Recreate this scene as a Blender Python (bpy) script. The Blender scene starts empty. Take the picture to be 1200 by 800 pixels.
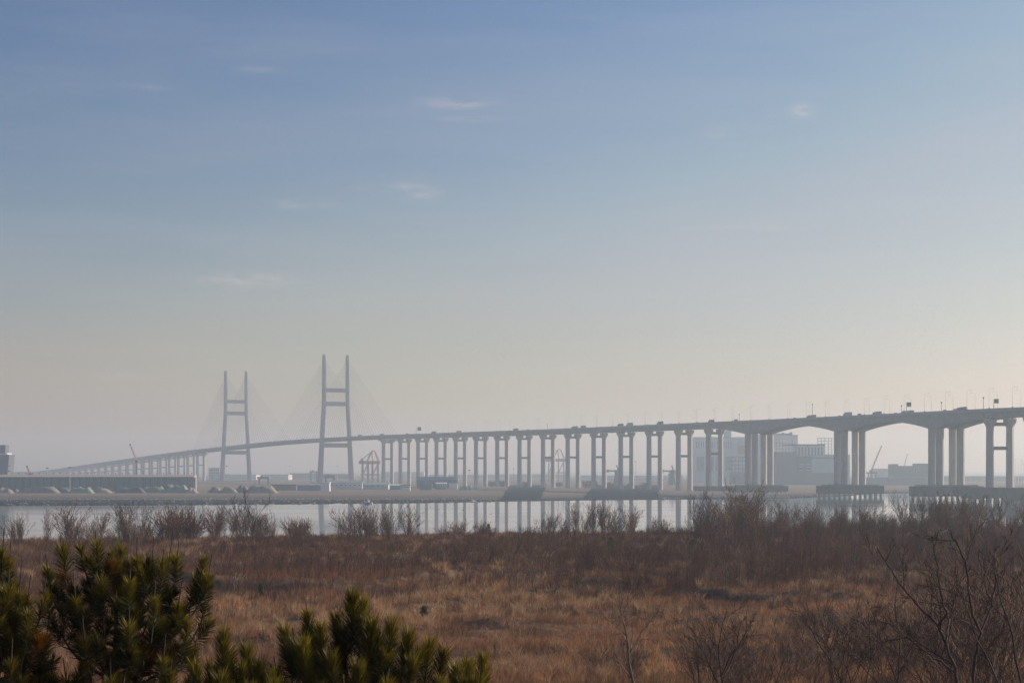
import bpy, math, random
import numpy as np
from mathutils import Vector, Matrix
rad = math.radians
random.seed(7)
RNG = np.random.default_rng(7)
scene = bpy.context.scene
COL = scene.collection

# ------------------------------------------------------------------ camera, light, exposure
F = 2125.89          # focal length in pixels of a 1200 px wide frame
HOR = 551.0          # row of the horizon
CAMH = 20.0          # camera height above the water
cam_d = bpy.data.cameras.new('camera')
cam = bpy.data.objects.new('camera', cam_d)
COL.objects.link(cam)
cam.location = (0, 0, CAMH)
cam.rotation_euler = (rad(90), 0, 0)
cam_d.sensor_width = 36.0
cam_d.lens = F / 1200 * 36.0
cam_d.shift_y = (HOR - 400) / 1200
cam_d.clip_start = 0.5
cam_d.clip_end = 30000
scene.camera = cam

SUN_AZ, SUN_EL = 26.0, 22.0      # azimuth ahead of +X towards +Y
S = Vector((math.cos(rad(SUN_AZ)) * math.cos(rad(SUN_EL)), math.sin(rad(SUN_AZ)) * math.cos(rad(SUN_EL)), math.sin(rad(SUN_EL))))
sun_d = bpy.data.lights.new('sun', 'SUN')
sun_d.energy = 5.0
sun_d.angle = rad(0.53)
sun_d.color = (1.0, 0.88, 0.74)
sun = bpy.data.objects.new('sun', sun_d)
COL.objects.link(sun)
sun.rotation_euler = S.to_track_quat('Z', 'Y').to_euler()

world = bpy.data.worlds.new('World')
scene.world = world
world.use_nodes = True
wn, wl = world.node_tree.nodes, world.node_tree.links
wn.clear()
w_out = wn.new('ShaderNodeOutputWorld')
w_bg = wn.new('ShaderNodeBackground')
SKY_S, SKY_K = 0.10, 0.075
w_bg.inputs['Strength'].default_value = SKY_S
sky = wn.new('ShaderNodeTexSky')
sky.sky_type = 'NISHITA'
sky.sun_disc = False
sky.sun_elevation = rad(SUN_EL)
sky.sun_rotation = rad(90 - SUN_AZ)
sky.altitude = 50
sky.air_density = 1.0
sky.dust_density = 0.9
sky.ozone_density = 2.2
w_tc = wn.new('ShaderNodeTexCoord')

def wmath(op, a, b=None):
    n = wn.new('ShaderNodeMath'); n.operation = op
    for i, q in enumerate((a, b)):
        if q is None: continue
        if isinstance(q, (int, float)): n.inputs[i].default_value = q
        else: wl.new(q, n.inputs[i])
    return n.outputs[0]

# thin wisps of cloud, each a streaky patch in its own direction of the sky
w_sep = wn.new('ShaderNodeSeparateXYZ')
wl.new(w_tc.outputs['Generated'], w_sep.inputs[0])
w_az = wmath('ARCTAN2', w_sep.outputs[0], w_sep.outputs[1])
w_el = wmath('ARCSINE', w_sep.outputs[2])
w_map = wn.new('ShaderNodeMapping')
w_map.inputs['Scale'].default_value = (60, 60, 260)
wl.new(w_tc.outputs['Generated'], w_map.inputs[0])
w_noise = wn.new('ShaderNodeTexNoise')
w_noise.inputs['Scale'].default_value = 1.0
w_noise.inputs['Detail'].default_value = 6
w_noise.inputs['Roughness'].default_value = 0.6
wl.new(w_map.outputs[0], w_noise.inputs[0])
tot = None
for (px, py, rx, ry, st) in [(533, 121, 36, 6, 1.1), (552, 140, 34, 4, .5), (488, 223, 24, 9, 1.1), (940, 131, 12, 7, 1.6), (285, 328, 55, 9, 1.2),
                             (303, 82, 24, 4, .35), (178, 103, 32, 4, .25), (350, 240, 34, 5, .6), (880, 267, 60, 4, .8), (850, 158, 24, 9, .6), (430, 222, 24, 5, .4), (650, 432, 60, 5, .5), (150, 440, 60, 5, .4)]:
    a0, e0 = math.atan2(px - 600, F), math.atan2(HOR - py, math.hypot(F, px - 600))
    dx = wmath('MULTIPLY', wmath('SUBTRACT', w_az, a0), F / rx)
    dy = wmath('MULTIPLY', wmath('SUBTRACT', w_el, e0), F / ry)
    d2 = wmath('ADD', wmath('MULTIPLY', dx, dx), wmath('MULTIPLY', dy, dy))
    g = wmath('MULTIPLY', wmath('EXPONENT', wmath('MULTIPLY', d2, -1.0)), st)
    tot = g if tot is None else wmath('ADD', tot, g)
w_r = wn.new('ShaderNodeMapRange')
w_r.inputs['From Min'].default_value = 0.36
w_r.inputs['From Max'].default_value = 0.72
wl.new(w_noise.outputs[0], w_r.inputs['Value'])
w_fac = wmath('MULTIPLY', wmath('MULTIPLY', tot, w_r.outputs[0]), 0.58)
w_map2 = wn.new('ShaderNodeMapping'); w_map2.inputs['Scale'].default_value = (5, 5, 34); w_map2.inputs['Rotation'].default_value = (0, rad(3), 0)
wl.new(w_tc.outputs['Generated'], w_map2.inputs[0])
w_n2 = wn.new('ShaderNodeTexNoise'); w_n2.inputs['Scale'].default_value = 1.0; w_n2.inputs['Detail'].default_value = 7; w_n2.inputs['Roughness'].default_value = .55
wl.new(w_map2.outputs[0], w_n2.inputs[0])
w_r2 = wn.new('ShaderNodeMapRange'); w_r2.inputs['From Min'].default_value = .42; w_r2.inputs['From Max'].default_value = .75; w_r2.inputs['To Max'].default_value = .13
wl.new(w_n2.outputs[0], w_r2.inputs['Value'])
w_fac = wmath('ADD', w_fac, w_r2.outputs[0])
w_mix = wn.new('ShaderNodeMixRGB')
w_mix.inputs['Color2'].default_value = (5.9, 5.4, 5.3, 1)
wl.new(w_fac, w_mix.inputs['Fac'])
# grade of the sky's own light: more contrast between the blue height and the warm low air
w_rgb = wn.new('ShaderNodeSeparateColor'); wl.new(sky.outputs[0], w_rgb.inputs[0])
w_cmb = wn.new('ShaderNodeCombineColor')
w_zc = wmath('MINIMUM', wmath('MAXIMUM', w_sep.outputs[2], 0.0), 0.3)
for ch, (ga, ka, ea, kn, sl) in enumerate(((1.50, 1.91, .0, .38, .42), (0.90, 1.80, 0.72, .40, .52), (0.37, 1.37, 0.70, .48, .52))):
    q = wmath('POWER', wmath('MULTIPLY', w_rgb.outputs[ch], SKY_K), ka)
    q = wmath('MULTIPLY', q, wmath('EXPONENT', wmath('ADD', wmath('MULTIPLY', w_zc, ea), ga)))
    q = wmath('MINIMUM', q, wmath('ADD', wmath('MULTIPLY', q, sl), kn * (1 - sl)))
    wl.new(wmath('MULTIPLY', q, 1 / SKY_S), w_cmb.inputs[ch])
wl.new(w_cmb.outputs[0], w_mix.inputs['Color1'])
wl.new(w_mix.outputs[0], w_bg.inputs['Color'])
wl.new(w_bg.outputs[0], w_out.inputs['Surface'])

scene.view_settings.view_transform = 'Standard'
scene.view_settings.look = 'None'
scene.view_settings.gamma = 1.0
scene.view_settings.exposure = 0.0
scene.view_settings.use_curve_mapping = False
scene.render.engine = 'CYCLES'
cy = scene.cycles
cy.use_denoising = True
cy.use_adaptive_sampling = False
try:
    cy.denoiser = 'OPENIMAGEDENOISE'
    cy.denoising_input_passes = 'RGB_ALBEDO_NORMAL'
    cy.denoising_prefilter = 'NONE'
except Exception:
    pass
cy.max_bounces = 6
cy.diffuse_bounces = 3
cy.glossy_bounces = 3
cy.transmission_bounces = 3
cy.transparent_max_bounces = 6
cy.volume_bounces = 1
cy.caustics_reflective = False
cy.caustics_refractive = False
cy.sample_clamp_indirect = 8

# ------------------------------------------------------------------ helpers
def at(px, py, D):
    "the point seen at pixel (px, py) of the photo, D metres in front of the camera"
    return Vector(((px - 600) / F * D, D, CAMH - (py - HOR) / F * D))

WO = {}     # world origin of every object that was built unrotated

def tag(o, label=None, cat=None, group=None, kind=None):
    if label: o['label'] = label
    if cat: o['category'] = cat
    if group: o['group'] = group
    if kind: o['kind'] = kind
    return o

def empty(name, loc=(0, 0, 0), label=None, cat=None, group=None):
    o = bpy.data.objects.new(name, None)
    o.empty_display_size = 1
    COL.objects.link(o)
    o.location = loc
    WO[o.name] = Vector(loc)
    return tag(o, label, cat, group)

def link(name, me, mat, parent=None, origin=(0, 0, 0)):
    o = bpy.data.objects.new(name, me)
    COL.objects.link(o)
    if mat is not None: me.materials.append(mat)
    origin = Vector(origin)
    WO[o.name] = origin
    if parent is not None:
        o.parent = parent
        o.location = origin - WO[parent.name]
    else:
        o.location = origin
    return o

class MB:
    def __init__(s): s.v = []; s.f = []
    def add(s, vs, fs):
        n = len(s.v)
        s.v += [tuple(q) for q in vs]
        s.f += [tuple(i + n for i in f) for f in fs]
        return s
    def obox(s, o, ax, ay, az):
        "box with corner o and edge vectors"
        o, ax, ay, az = map(Vector, (o, ax, ay, az))
        vs = [o, o + ax, o + ax + ay, o + ay, o + az, o + ax + az, o + ax + ay + az, o + ay + az]
        fs = [(0, 3, 2, 1), (4, 5, 6, 7), (0, 1, 5, 4), (1, 2, 6, 5), (2, 3, 7, 6), (3, 0, 4, 7)]
        if ax.cross(ay).dot(az) < 0: fs = [f[::-1] for f in fs]
        return s.add(vs, fs)
    def box(s, c, size, X=(1, 0, 0), Y=(0, 1, 0)):
        "box centred in plan on c, standing on c.z; X, Y are its plan axes"
        X, Y, c = Vector(X), Vector(Y), Vector(c)
        return s.obox(c - X * size[0] / 2 - Y * size[1] / 2, X * size[0], Y * size[1], Vector((0, 0, size[2])))
    def loft(s, rings, cap=True, closed=True):
        n = len(rings[0]); b = len(s.v)
        vs = [q for r in rings for q in r]; fs = []
        for i in range(len(rings) - 1):
            for j in range(n if closed else n - 1):
                k = (j + 1) % n
                fs.append((i * n + j, i * n + k, (i + 1) * n + k, (i + 1) * n + j))
        if cap:
            fs.append(tuple(range(n - 1, -1, -1)))
            fs.append(tuple((len(rings) - 1) * n + j for j in range(n)))
        return s.add(vs, fs)
    def tube(s, pts, rs, n=6):
        pts = [Vector(p) for p in pts]
        rings = []
        for i, p in enumerate(pts):
            d = (pts[min(i + 1, len(pts) - 1)] - pts[max(i - 1, 0)])
            d = d.normalized() if d.length > 1e-9 else Vector((0, 0, 1))
            a = d.orthogonal().normalized() if abs(d.z) > .95 else d.cross(Vector((0, 0, 1))).normalized()
            b = d.cross(a)
            r = rs[i] if isinstance(rs, (list, tuple)) else rs
            rings.append([p + (a * math.cos(2 * math.pi * k / n) + b * math.sin(2 * math.pi * k / n)) * r for k in range(n)])
        return s.loft(rings)
    def mesh(s, name, origin=(0, 0, 0), smooth=False):
        me = bpy.data.meshes.new(name)
        o = Vector(origin)
        me.from_pydata([(x - o.x, y - o.y, z - o.z) for x, y, z in s.v], [], s.f)
        me.update()
        if smooth:
            me.polygons.foreach_set('use_smooth', [True] * len(me.polygons))
        return me
    def build(s, name, mat, parent=None, origin=None, smooth=False):
        if origin is None:
            if parent is not None and parent.type == 'EMPTY' and WO[parent.name].length == 0:
                origin = (0, 0, 0)
            else:
                a = np.array(s.v)
                origin = ((a[:, 0].min() + a[:, 0].max()) / 2, (a[:, 1].min() + a[:, 1].max()) / 2, a[:, 2].min())
        return link(name, s.mesh(name, origin, smooth), mat, parent, origin)

def np_mesh(name, V, faces_flat, sizes, tint=None, smooth=False):
    me = bpy.data.meshes.new(name)
    me.vertices.add(len(V)); me.vertices.foreach_set('co', np.asarray(V, np.float32).ravel())
    me.loops.add(len(faces_flat)); me.loops.foreach_set('vertex_index', np.asarray(faces_flat, np.int32))
    sizes = np.asarray(sizes, np.int32)
    me.polygons.add(len(sizes))
    me.polygons.foreach_set('loop_start', np.concatenate([[0], np.cumsum(sizes)[:-1]]).astype(np.int32))
    me.polygons.foreach_set('loop_total', sizes)
    if smooth: me.polygons.foreach_set('use_smooth', np.ones(len(sizes), bool))
    me.update(calc_edges=True)
    if tint is not None:
        c = me.color_attributes.new('tint', 'FLOAT_COLOR', 'POINT')
        rgba = np.ones((len(V), 4), np.float32); rgba[:, :3] = tint
        c.data.foreach_set('color', rgba.ravel())
    return me

def copy_tree(o, parent=None):
    c = o.copy(); COL.objects.link(c)
    if parent is not None: c.parent = parent
    for ch in list(o.children): copy_tree(ch, c)
    return c

# ------------------------------------------------------------------ materials
def mat(name, col, rough=.8, var=.15, scale=1.0, bump=0.0, metallic=0.0, stretch=(1, 1, 1), col2=None, spec=.3, trans=0.0, tint=False, detail=5, coord='Object'):
    m = bpy.data.materials.new(name); m.use_nodes = True
    n, l = m.node_tree.nodes, m.node_tree.links
    b = n['Principled BSDF']
    b.inputs['Roughness'].default_value = rough
    b.inputs['Metallic'].default_value = metallic
    b.inputs['Specular IOR Level'].default_value = spec
    tc = n.new('ShaderNodeTexCoord'); mp = n.new('ShaderNodeMapping')
    mp.inputs['Scale'].default_value = [scale * q for q in stretch]
    if coord == 'World':
        g = n.new('ShaderNodeNewGeometry'); l.new(g.outputs['Position'], mp.inputs[0])
    else:
        l.new(tc.outputs[coord], mp.inputs[0])
    nz = n.new('ShaderNodeTexNoise'); nz.inputs['Scale'].default_value = 1; nz.inputs['Detail'].default_value = detail
    nz.inputs['Roughness'].default_value = .62
    l.new(mp.outputs[0], nz.inputs[0])
    rp = n.new('ShaderNodeValToRGB')
    c2 = col2 if col2 else tuple(q * (1 + var) for q in col)
    c1 = col if col2 else tuple(q * (1 - var) for q in col)
    rp.color_ramp.elements[0].position = .32; rp.color_ramp.elements[1].position = .68
    rp.color_ramp.elements[0].color = (*c1, 1); rp.color_ramp.elements[1].color = (*c2, 1)
    l.new(nz.outputs[0], rp.inputs[0])
    out = rp.outputs[0]
    if tint:
        at_ = n.new('ShaderNodeAttribute'); at_.attribute_name = 'tint'
        mx = n.new('ShaderNodeMixRGB'); mx.blend_type = 'MULTIPLY'; mx.inputs[0].default_value = 1
        l.new(out, mx.inputs[1]); l.new(at_.outputs['Color'], mx.inputs[2]); out = mx.outputs[0]
    l.new(out, b.inputs['Base Color'])
    if bump:
        bp = n.new('ShaderNodeBump'); bp.inputs['Strength'].default_value = bump; bp.inputs['Distance'].default_value = .1
        l.new(nz.outputs[0], bp.inputs['Height']); l.new(bp.outputs[0], b.inputs['Normal'])
    if trans:
        t = n.new('ShaderNodeBsdfTranslucent'); l.new(out, t.inputs[0])
        ms = n.new('ShaderNodeMixShader'); ms.inputs[0].default_value = trans
        l.new(b.outputs[0], ms.inputs[1]); l.new(t.outputs[0], ms.inputs[2])
        l.new(ms.outputs[0], n['Material Output'].inputs[0])
    return m

M = {}
M['deck_concrete'] = mat('weathered_concrete', (.30, .30, .295), .85, .16, .3)
M['concrete'] = mat('concrete', (.44, .43, .405), .85, .16, .35, stretch=(1, 1, .25))
M['concrete_dark'] = mat('concrete_dark', (.20, .20, .195), .9, .2, .3, stretch=(1, 1, .4))
M['pylon'] = mat('pylon_concrete', (.34, .33, .33), .85, .12, .15, stretch=(1, 1, .2))
M['lamp_paint'] = mat('lamp_paint', (.55, .55, .54), .5, .05)
M['asphalt'] = mat('asphalt', (.05, .05, .05), .9, .2, .5)
M['cable'] = mat('cable', (.2, .2, .21), .6, .05)
M['steel'] = mat('galvanised_steel', (.30, .31, .32), .5, .1, 2, metallic=.3)
M['fender'] = mat('fender', (.05, .055, .06), .9, .25, .3)
M['embank'] = mat('wet_mud', (.020, .028, .036), .95, .15, .12, bump=.1, coord='World', spec=0)
M['rubber'] = mat('rubber', (.02, .02, .02), .9)
M['glass'] = mat('dark_glass', (.03, .035, .04), .15, .1)
M['white'] = mat('white_paint', (.78, .78, .76), .5, .06, 1)
M['shed_wall'] = mat('shed_wall', (.24, .265, .285), .7, .12, .25, stretch=(1, 1, .3))
M['beige'] = mat('beige_fascia', (.46, .385, .33), .8, .1, .3)
M['post'] = mat('steel_post', (.12, .125, .13), .7, .1)
M['tower_grey'] = mat('grey_cladding', (.13, .15, .18), .8, .1, .1)
M['pale_grey'] = mat('pale_grey_cladding', (.74, .75, .74), .8, .12, .1, stretch=(1, 1, .3))
M['blue_grey'] = mat('blue_grey_cladding', (.10, .15, .175), .8, .14, .1, stretch=(1, 1, .3))
M['green_grey'] = mat('green_grey_cladding', (.50, .60, .56), .8, .1, .1)
M['brown_wall'] = mat('brown_wall', (.26, .19, .165), .9, .2, .15)
M['red_cladding'] = mat('red_cladding', (.50, .20, .16), .8, .15, .1)
M['blue_steel'] = mat('blue_container', (.19, .28, .36), .7, .12, .2)
M['green_roof'] = mat('green_roof', (.24, .38, .33), .7, .12, .2)
M['teal'] = mat('teal_tarp', (.12, .38, .32), .7, .25, .3)
M['crane_red'] = mat('crane_paint', (.40, .24, .22), .6, .1)
M['crane_grey'] = mat('crane_grey', (.18, .19, .21), .6, .1)
M['crane_pink'] = mat('pale_red_paint', (.55, .30, .27), .6, .1)
M['bird'] = mat('bird_feather', (.06, .055, .05), .9, .3, 20)
M['boat_deck'] = mat('boat_deck', (.35, .33, .30), .7)
M['sign_blue'] = mat('sign_plate', (.07, .09, .14), .6, .05)
M['bark'] = mat('bark', (.075, .052, .044), .9, .35, 6, stretch=(1, 1, .3))
M['bark_pale'] = mat('pale_bark', (.19, .15, .125), .9, .35, 6, stretch=(1, 1, .3))
M['twig'] = mat('twig', (.155, .095, .070), .9, .3, 1.2, tint=False)
M['twig_red'] = mat('red_twig', (.18, .10, .072), .9, .3, 1.2)
M['twig_grey'] = mat('grey_twig', (.15, .11, .095), .9, .3, 1.2)
M['twig_near'] = mat('near_twig', (.055, .038, .032), .9, .3, 5)
M['grass'] = mat('dry_grass', (.85, .85, .85), .85, .25, 1.5, tint=True, trans=.3, coord='World', spec=.1)
M['undergrowth'] = mat('dry_stems', (.8, .8, .8), .9, .2, .5, tint=True, coord='World', spec=.1)
M['needle'] = mat('pine_needle', (.085, .088, .016), .5, .3, 9, trans=.28, spec=.25, tint=True)
M['plume'] = mat('reed_plume', (.46, .38, .27), .9, .15, 3, trans=.3)
M['cone'] = mat('pine_bud', (.34, .22, .14), .8, .3, 30)

# ground: soil and dead litter, mottled by patches of its own
def ground_mat():
    m = mat('field_soil', (.085, .055, .038), .95, .3, .35, bump=.6, coord='World', col2=(.19, .125, .075), spec=.1)
    return m
M['ground'] = ground_mat()

# shore: sandy mud, darker where wet near the water, stones higher up
def shore_mat():
    m = bpy.data.materials.new('shore_mud'); m.use_nodes = True
    n, l = m.node_tree.nodes, m.node_tree.links
    b = n['Principled BSDF']; b.inputs['Roughness'].default_value = .9; b.inputs['Specular IOR Level'].default_value = 0
    g = n.new('ShaderNodeNewGeometry'); sp = n.new('ShaderNodeSeparateXYZ'); l.new(g.outputs['Position'], sp.inputs[0])
    nz = n.new('ShaderNodeTexNoise'); nz.inputs['Scale'].default_value = .12; nz.inputs['Detail'].default_value = 8; nz.inputs['Roughness'].default_value = .7
    l.new(g.outputs['Position'], nz.inputs[0])
    ad = n.new('ShaderNodeMath'); ad.operation = 'MULTIPLY_ADD'; ad.inputs[1].default_value = .55
    l.new(nz.outputs[0], ad.inputs[0]); l.new(sp.outputs[2], ad.inputs[2])
    mr = n.new('ShaderNodeMapRange'); mr.inputs['From Min'].default_value = 0.25; mr.inputs['From Max'].default_value = 2.1
    l.new(ad.outputs[0], mr.inputs['Value'])
    rp = n.new('ShaderNodeValToRGB'); cr = rp.color_ramp
    cr.elements[0].position = 0; cr.elements[0].color = (.026, .032, .040, 1)
    cr.elements[1].position = 1; cr.elements[1].color = (.21, .165, .135, 1)
    for pos, c in ((.20, (.034, .040, .048, 1)), (.30, (.085, .085, .088, 1)), (.42, (.135, .12, .11, 1)), (.6, (.18, .15, .128, 1)), (.8, (.25, .205, .17, 1))):
        e = cr.elements.new(pos); e.color = c
    l.new(mr.outputs[0], rp.inputs[0])
    vz = n.new('ShaderNodeTexVoronoi'); vz.inputs['Scale'].default_value = .45; l.new(g.outputs['Position'], vz.inputs[0])
    mx = n.new('ShaderNodeMixRGB'); mx.blend_type = 'MULTIPLY'; mx.inputs[0].default_value = .55
    vr = n.new('ShaderNodeMapRange'); vr.inputs['To Min'].default_value = .6; vr.inputs['To Max'].default_value = 1.35
    l.new(vz.outputs['Color'], vr.inputs['Value'])
    l.new(rp.outputs[0], mx.inputs[1]); l.new(vr.outputs[0], mx.inputs[2])
    l.new(mx.outputs[0], b.inputs['Base Color'])
    return m
M['shore'] = shore_mat()

def water_mat():
    m = bpy.data.materials.new('calm_water'); m.use_nodes = True
    n, l = m.node_tree.nodes, m.node_tree.links
    b = n['Principled BSDF']
    b.inputs['Base Color'].default_value = (.085, .095, .095, 1)
    b.inputs['Roughness'].default_value = .05
    b.inputs['IOR'].default_value = 1.333
    b.inputs['Specular IOR Level'].default_value = .5
    g = n.new('ShaderNodeNewGeometry'); mp = n.new('ShaderNodeMapping'); mp.inputs['Scale'].default_value = (.25, .08, 1)
    l.new(g.outputs['Position'], mp.inputs[0])
    nz = n.new('ShaderNodeTexNoise'); nz.inputs['Scale'].default_value = 1; nz.inputs['Detail'].default_value = 4
    l.new(mp.outputs[0], nz.inputs[0])
    bp = n.new('ShaderNodeBump'); bp.inputs['Strength'].default_value = .055; bp.inputs['Distance'].default_value = .12
    l.new(nz.outputs[0], bp.inputs['Height']); l.new(bp.outputs[0], b.inputs['Normal'])
    # breaths of wind roughen the water in long streaks
    m2 = n.new('ShaderNodeMapping'); m2.inputs['Scale'].default_value = (.006, .022, 1); l.new(g.outputs['Position'], m2.inputs[0])
    n2 = n.new('ShaderNodeTexNoise'); n2.inputs['Scale'].default_value = 1; n2.inputs['Detail'].default_value = 5; l.new(m2.outputs[0], n2.inputs[0])
    r2 = n.new('ShaderNodeMapRange'); r2.inputs['From Min'].default_value = .42; r2.inputs['From Max'].default_value = .72; r2.inputs['To Min'].default_value = .04; r2.inputs['To Max'].default_value = .085
    l.new(n2.outputs[0], r2.inputs['Value']); l.new(r2.outputs[0], b.inputs['Roughness'])
    return m
M['water'] = water_mat()

# ------------------------------------------------------------------ ground, water, far shore
def vnoise(x, y, seed=0):
    "smooth value noise, numpy"
    x = np.asarray(x, float); y = np.asarray(y, float)
    xi = np.floor(x); yi = np.floor(y); fx = x - xi; fy = y - yi
    fx = fx * fx * (3 - 2 * fx); fy = fy * fy * (3 - 2 * fy)
    def h(a, b):
        q = np.sin(a * 127.1 + b * 311.7 + seed * 74.7) * 43758.5453
        return q - np.floor(q)
    return (h(xi, yi) * (1 - fx) + h(xi + 1, yi) * fx) * (1 - fy) + (h(xi, yi + 1) * (1 - fx) + h(xi + 1, yi + 1) * fx) * fy
def fbm(x, y, seed=0, o=3):
    return sum(vnoise(x * 2 ** i, y * 2 ** i, seed + i) * .5 ** i for i in range(o)) / sum(.5 ** i for i in range(o))

ZF = 9.0
def edge_y(X):
    px = np.clip(600 + np.asarray(X) / 320 * F, -300, 1500)
    y = np.interp(px, [-300, 0, 100, 300, 400, 560, 830, 1000, 1400], [635, 634, 633, 630.5, 629, 626, 624, 619, 617])
    return F * (CAMH - ZF) / (y - HOR)
def zf(X, Y):
    X = np.asarray(X, float); Y = np.asarray(Y, float)
    z = np.interp(Y, [-80, 0, 10, 20, 40, 60, 80, 96, 130, 500], [15.5, 16.3, 16.0, 15.3, 13.7, 11.7, 9.9, 9.0, 8.8, 9.0])
    flat = np.clip((Y - 80) / 25, 0, 1)
    z = z + flat * ((fbm(X / 9, Y / 9, 3) - .5) * 1.5 + (fbm(X / 2.6, Y / 2.6, 11) - .5) * .8)
    yr = 150 + 9 * np.sin(X / 17) + 6 * np.sin(X / 7.3 + 1)
    for y0_, am in ((0, 1.25), (-27, .7), (33, .7)):
        q_ = Y - yr - y0_ - 4 * np.sin(X / 5.1 + y0_)
        z = z + flat * am * np.where(q_ < 0, np.exp(-(q_ / 1.6) ** 2), np.exp(-(q_ / 9.0) ** 2)) * np.clip(fbm(X / 8, Y / 60, 21 + y0_) * 2.2 - .45, 0, 1.3)
    e = edge_y(X)
    t = np.clip((Y - e) / 28, 0, 1)
    t = t * t * (3 - 2 * t)
    near_e = np.clip((e - Y) / 40, 0, 1)
    z = np.where(Y > e - 40, z * near_e + ZF * (1 - near_e), z)
    return z * (1 - t) + (-3.0) * t

def grid(name, xs_fn, ys, zfn, m, nx):
    V = []; 
    for y in ys:
        xs = xs_fn(y, nx)
        V.append(np.stack([xs, np.full(nx, y), zfn(xs, np.full(nx, y))], 1))
    V = np.concatenate(V)
    ny = len(ys)
    i, j = np.meshgrid(np.arange(ny - 1), np.arange(nx - 1), indexing='ij')
    a = (i * nx + j).ravel()
    fc = np.stack([a, a + 1, a + nx + 1, a + nx], 1).ravel()
    me = np_mesh(name, V, fc, np.full((ny - 1) * (nx - 1), 4), smooth=True)
    return link(name, me, m)
ys = np.concatenate([np.arange(-50, 80, 6), np.arange(80, 180, .6), np.arange(180, 440, 1.6)])
ground = grid('ground', lambda y, n: np.linspace(-1, 1, n) * (60 + .42 * max(y, 0)), ys, zf, M['ground'], 240)
tag(ground, kind='structure')

wm = MB(); wm.add([(-3400, 250, 0), (3400, 250, 0), (3400, 9400, 0), (-3400, 9400, 0)], [(0, 1, 2, 3)])
tag(wm.build('water', M['water'], origin=(0, 250, 0)), kind='structure')

def shore_D(px):
    y = np.interp(px, [-500, 0, 200, 400, 500, 600, 740, 830, 930, 985, 1035, 1100, 1400], [593.5, 592.5, 592, 590.3, 589.3, 587.3, 585.3, 584.6, 583.5, 581, 578, 577, 576])
    return F * CAMH / (y - HOR)
pxs = np.concatenate([np.linspace(-900, -60, 14), np.linspace(-50, 1250, 330), np.linspace(1260, 2100, 14)])
def shore_z(px, D):
    "height of the tidal flat: wet mud, then a low flat of dry ground"
    Ds = shore_D(px); Dr = np.maximum(Ds + 45, 1232.0)
    u = np.clip((D - Ds) / (Dr - Ds), 0, 1); v = np.clip((D - Dr) / 240.0, 0, 1)
    z = np.where(D < Ds, (D - Ds) * .03, .45 * u + 1.15 * v)
    return z + np.clip((D - 2500) / 5500, 0, 1) * 2.4
rows = []
Ds = shore_D(pxs); Dr = np.maximum(Ds + 45, 1232.0)
for kind, o in ([('a', -60), ('a', 0)] + [('m', f) for f in (.12, .25, .4, .55, .7, .82, .92)] + [('r', d) for d in (0, 6, 14, 24, 36, 50, 66, 84, 105, 130, 160, 195, 240, 300, 400, 560, 800, 1150, 1700, 2600, 4500, 8000)]):
    D = Ds + o if kind == 'a' else (Ds + (Dr - Ds) * o if kind == 'm' else Dr + o)
    D = np.minimum(D, 9350) + (0 if kind == 'a' or o > 300 else (fbm(pxs / 30, np.full_like(pxs, o * 7 if o < 1 else o / 30), 5) - .5) * (.10 * (Dr - Ds) if kind == 'm' else 4))
    z = shore_z(pxs, D)
    if kind == 'm' or 0 < o < 300: z = z + (fbm(pxs / 3, np.full_like(pxs, o * 9 if o < 1 else o / 8), 9) - .5) * .35
    rows.append(np.stack([(pxs - 600) / F * D, D, z], 1))
V = np.concatenate(rows); nx = len(pxs); ny = len(rows)
i, j = np.meshgrid(np.arange(ny - 1), np.arange(nx - 1), indexing='ij'); a = (i * nx + j).ravel()
shore = link('far_shore', np_mesh('far_shore', V, np.stack([a, a + 1, a + nx + 1, a + nx], 1).ravel(), np.full((ny - 1) * (nx - 1), 4), smooth=True), M['shore'])
tag(shore, kind='structure')

# stones strewn along the far waterline, too many to count
def stones(n):
    px = RNG.uniform(-40, 1000, n); Ds_ = shore_D(px); Dr_ = np.maximum(Ds_ + 45, 1232.0)
    D = np.where(RNG.random(n) < .75, Dr_ + RNG.normal(0, 9, n) + 16 * (fbm(px / 20, px * 0, 61) - .5), Ds_ + (Dr_ - Ds_) * RNG.random(n) ** .7)
    ok = ~((px > 585) & (px < 775)); px, D = px[ok], D[ok]; n = len(px)
    X = (px - 600) / F * D; Zs = shore_z(px, D); R_ = RNG.uniform(.25, .95, n) ** 1.3
    dirs = np.array([(1, 0, 0), (0, 1, 0), (-1, 0, 0), (0, -1, 0), (0, 0, 1), (0, 0, -1)], float)
    V = np.stack([X, D, Zs + .1], 1)[:, None, :] + dirs[None] * R_[:, None, None] * RNG.uniform(.5, 1.3, (n, 6, 1)) * np.array([1.2, 1, .8])
    f = np.array([(0, 1, 4), (1, 2, 4), (2, 3, 4), (3, 0, 4), (1, 0, 5), (2, 1, 5), (3, 2, 5), (0, 3, 5)])
    fc = (np.arange(n)[:, None, None] * 6 + f[None]).reshape(-1)
    return link('shore_stones', np_mesh('shore_stones', V.reshape(-1, 3), fc, np.full(n * 8, 3)), M['stone'])
M['stone'] = mat('shore_stone', (.11, .105, .10), .95, .3, .6, col2=(.34, .30, .26), coord='World')
tag(stones(3600), 'grey and tan stones strewn along the far shore', 'stones', kind='stuff')
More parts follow.
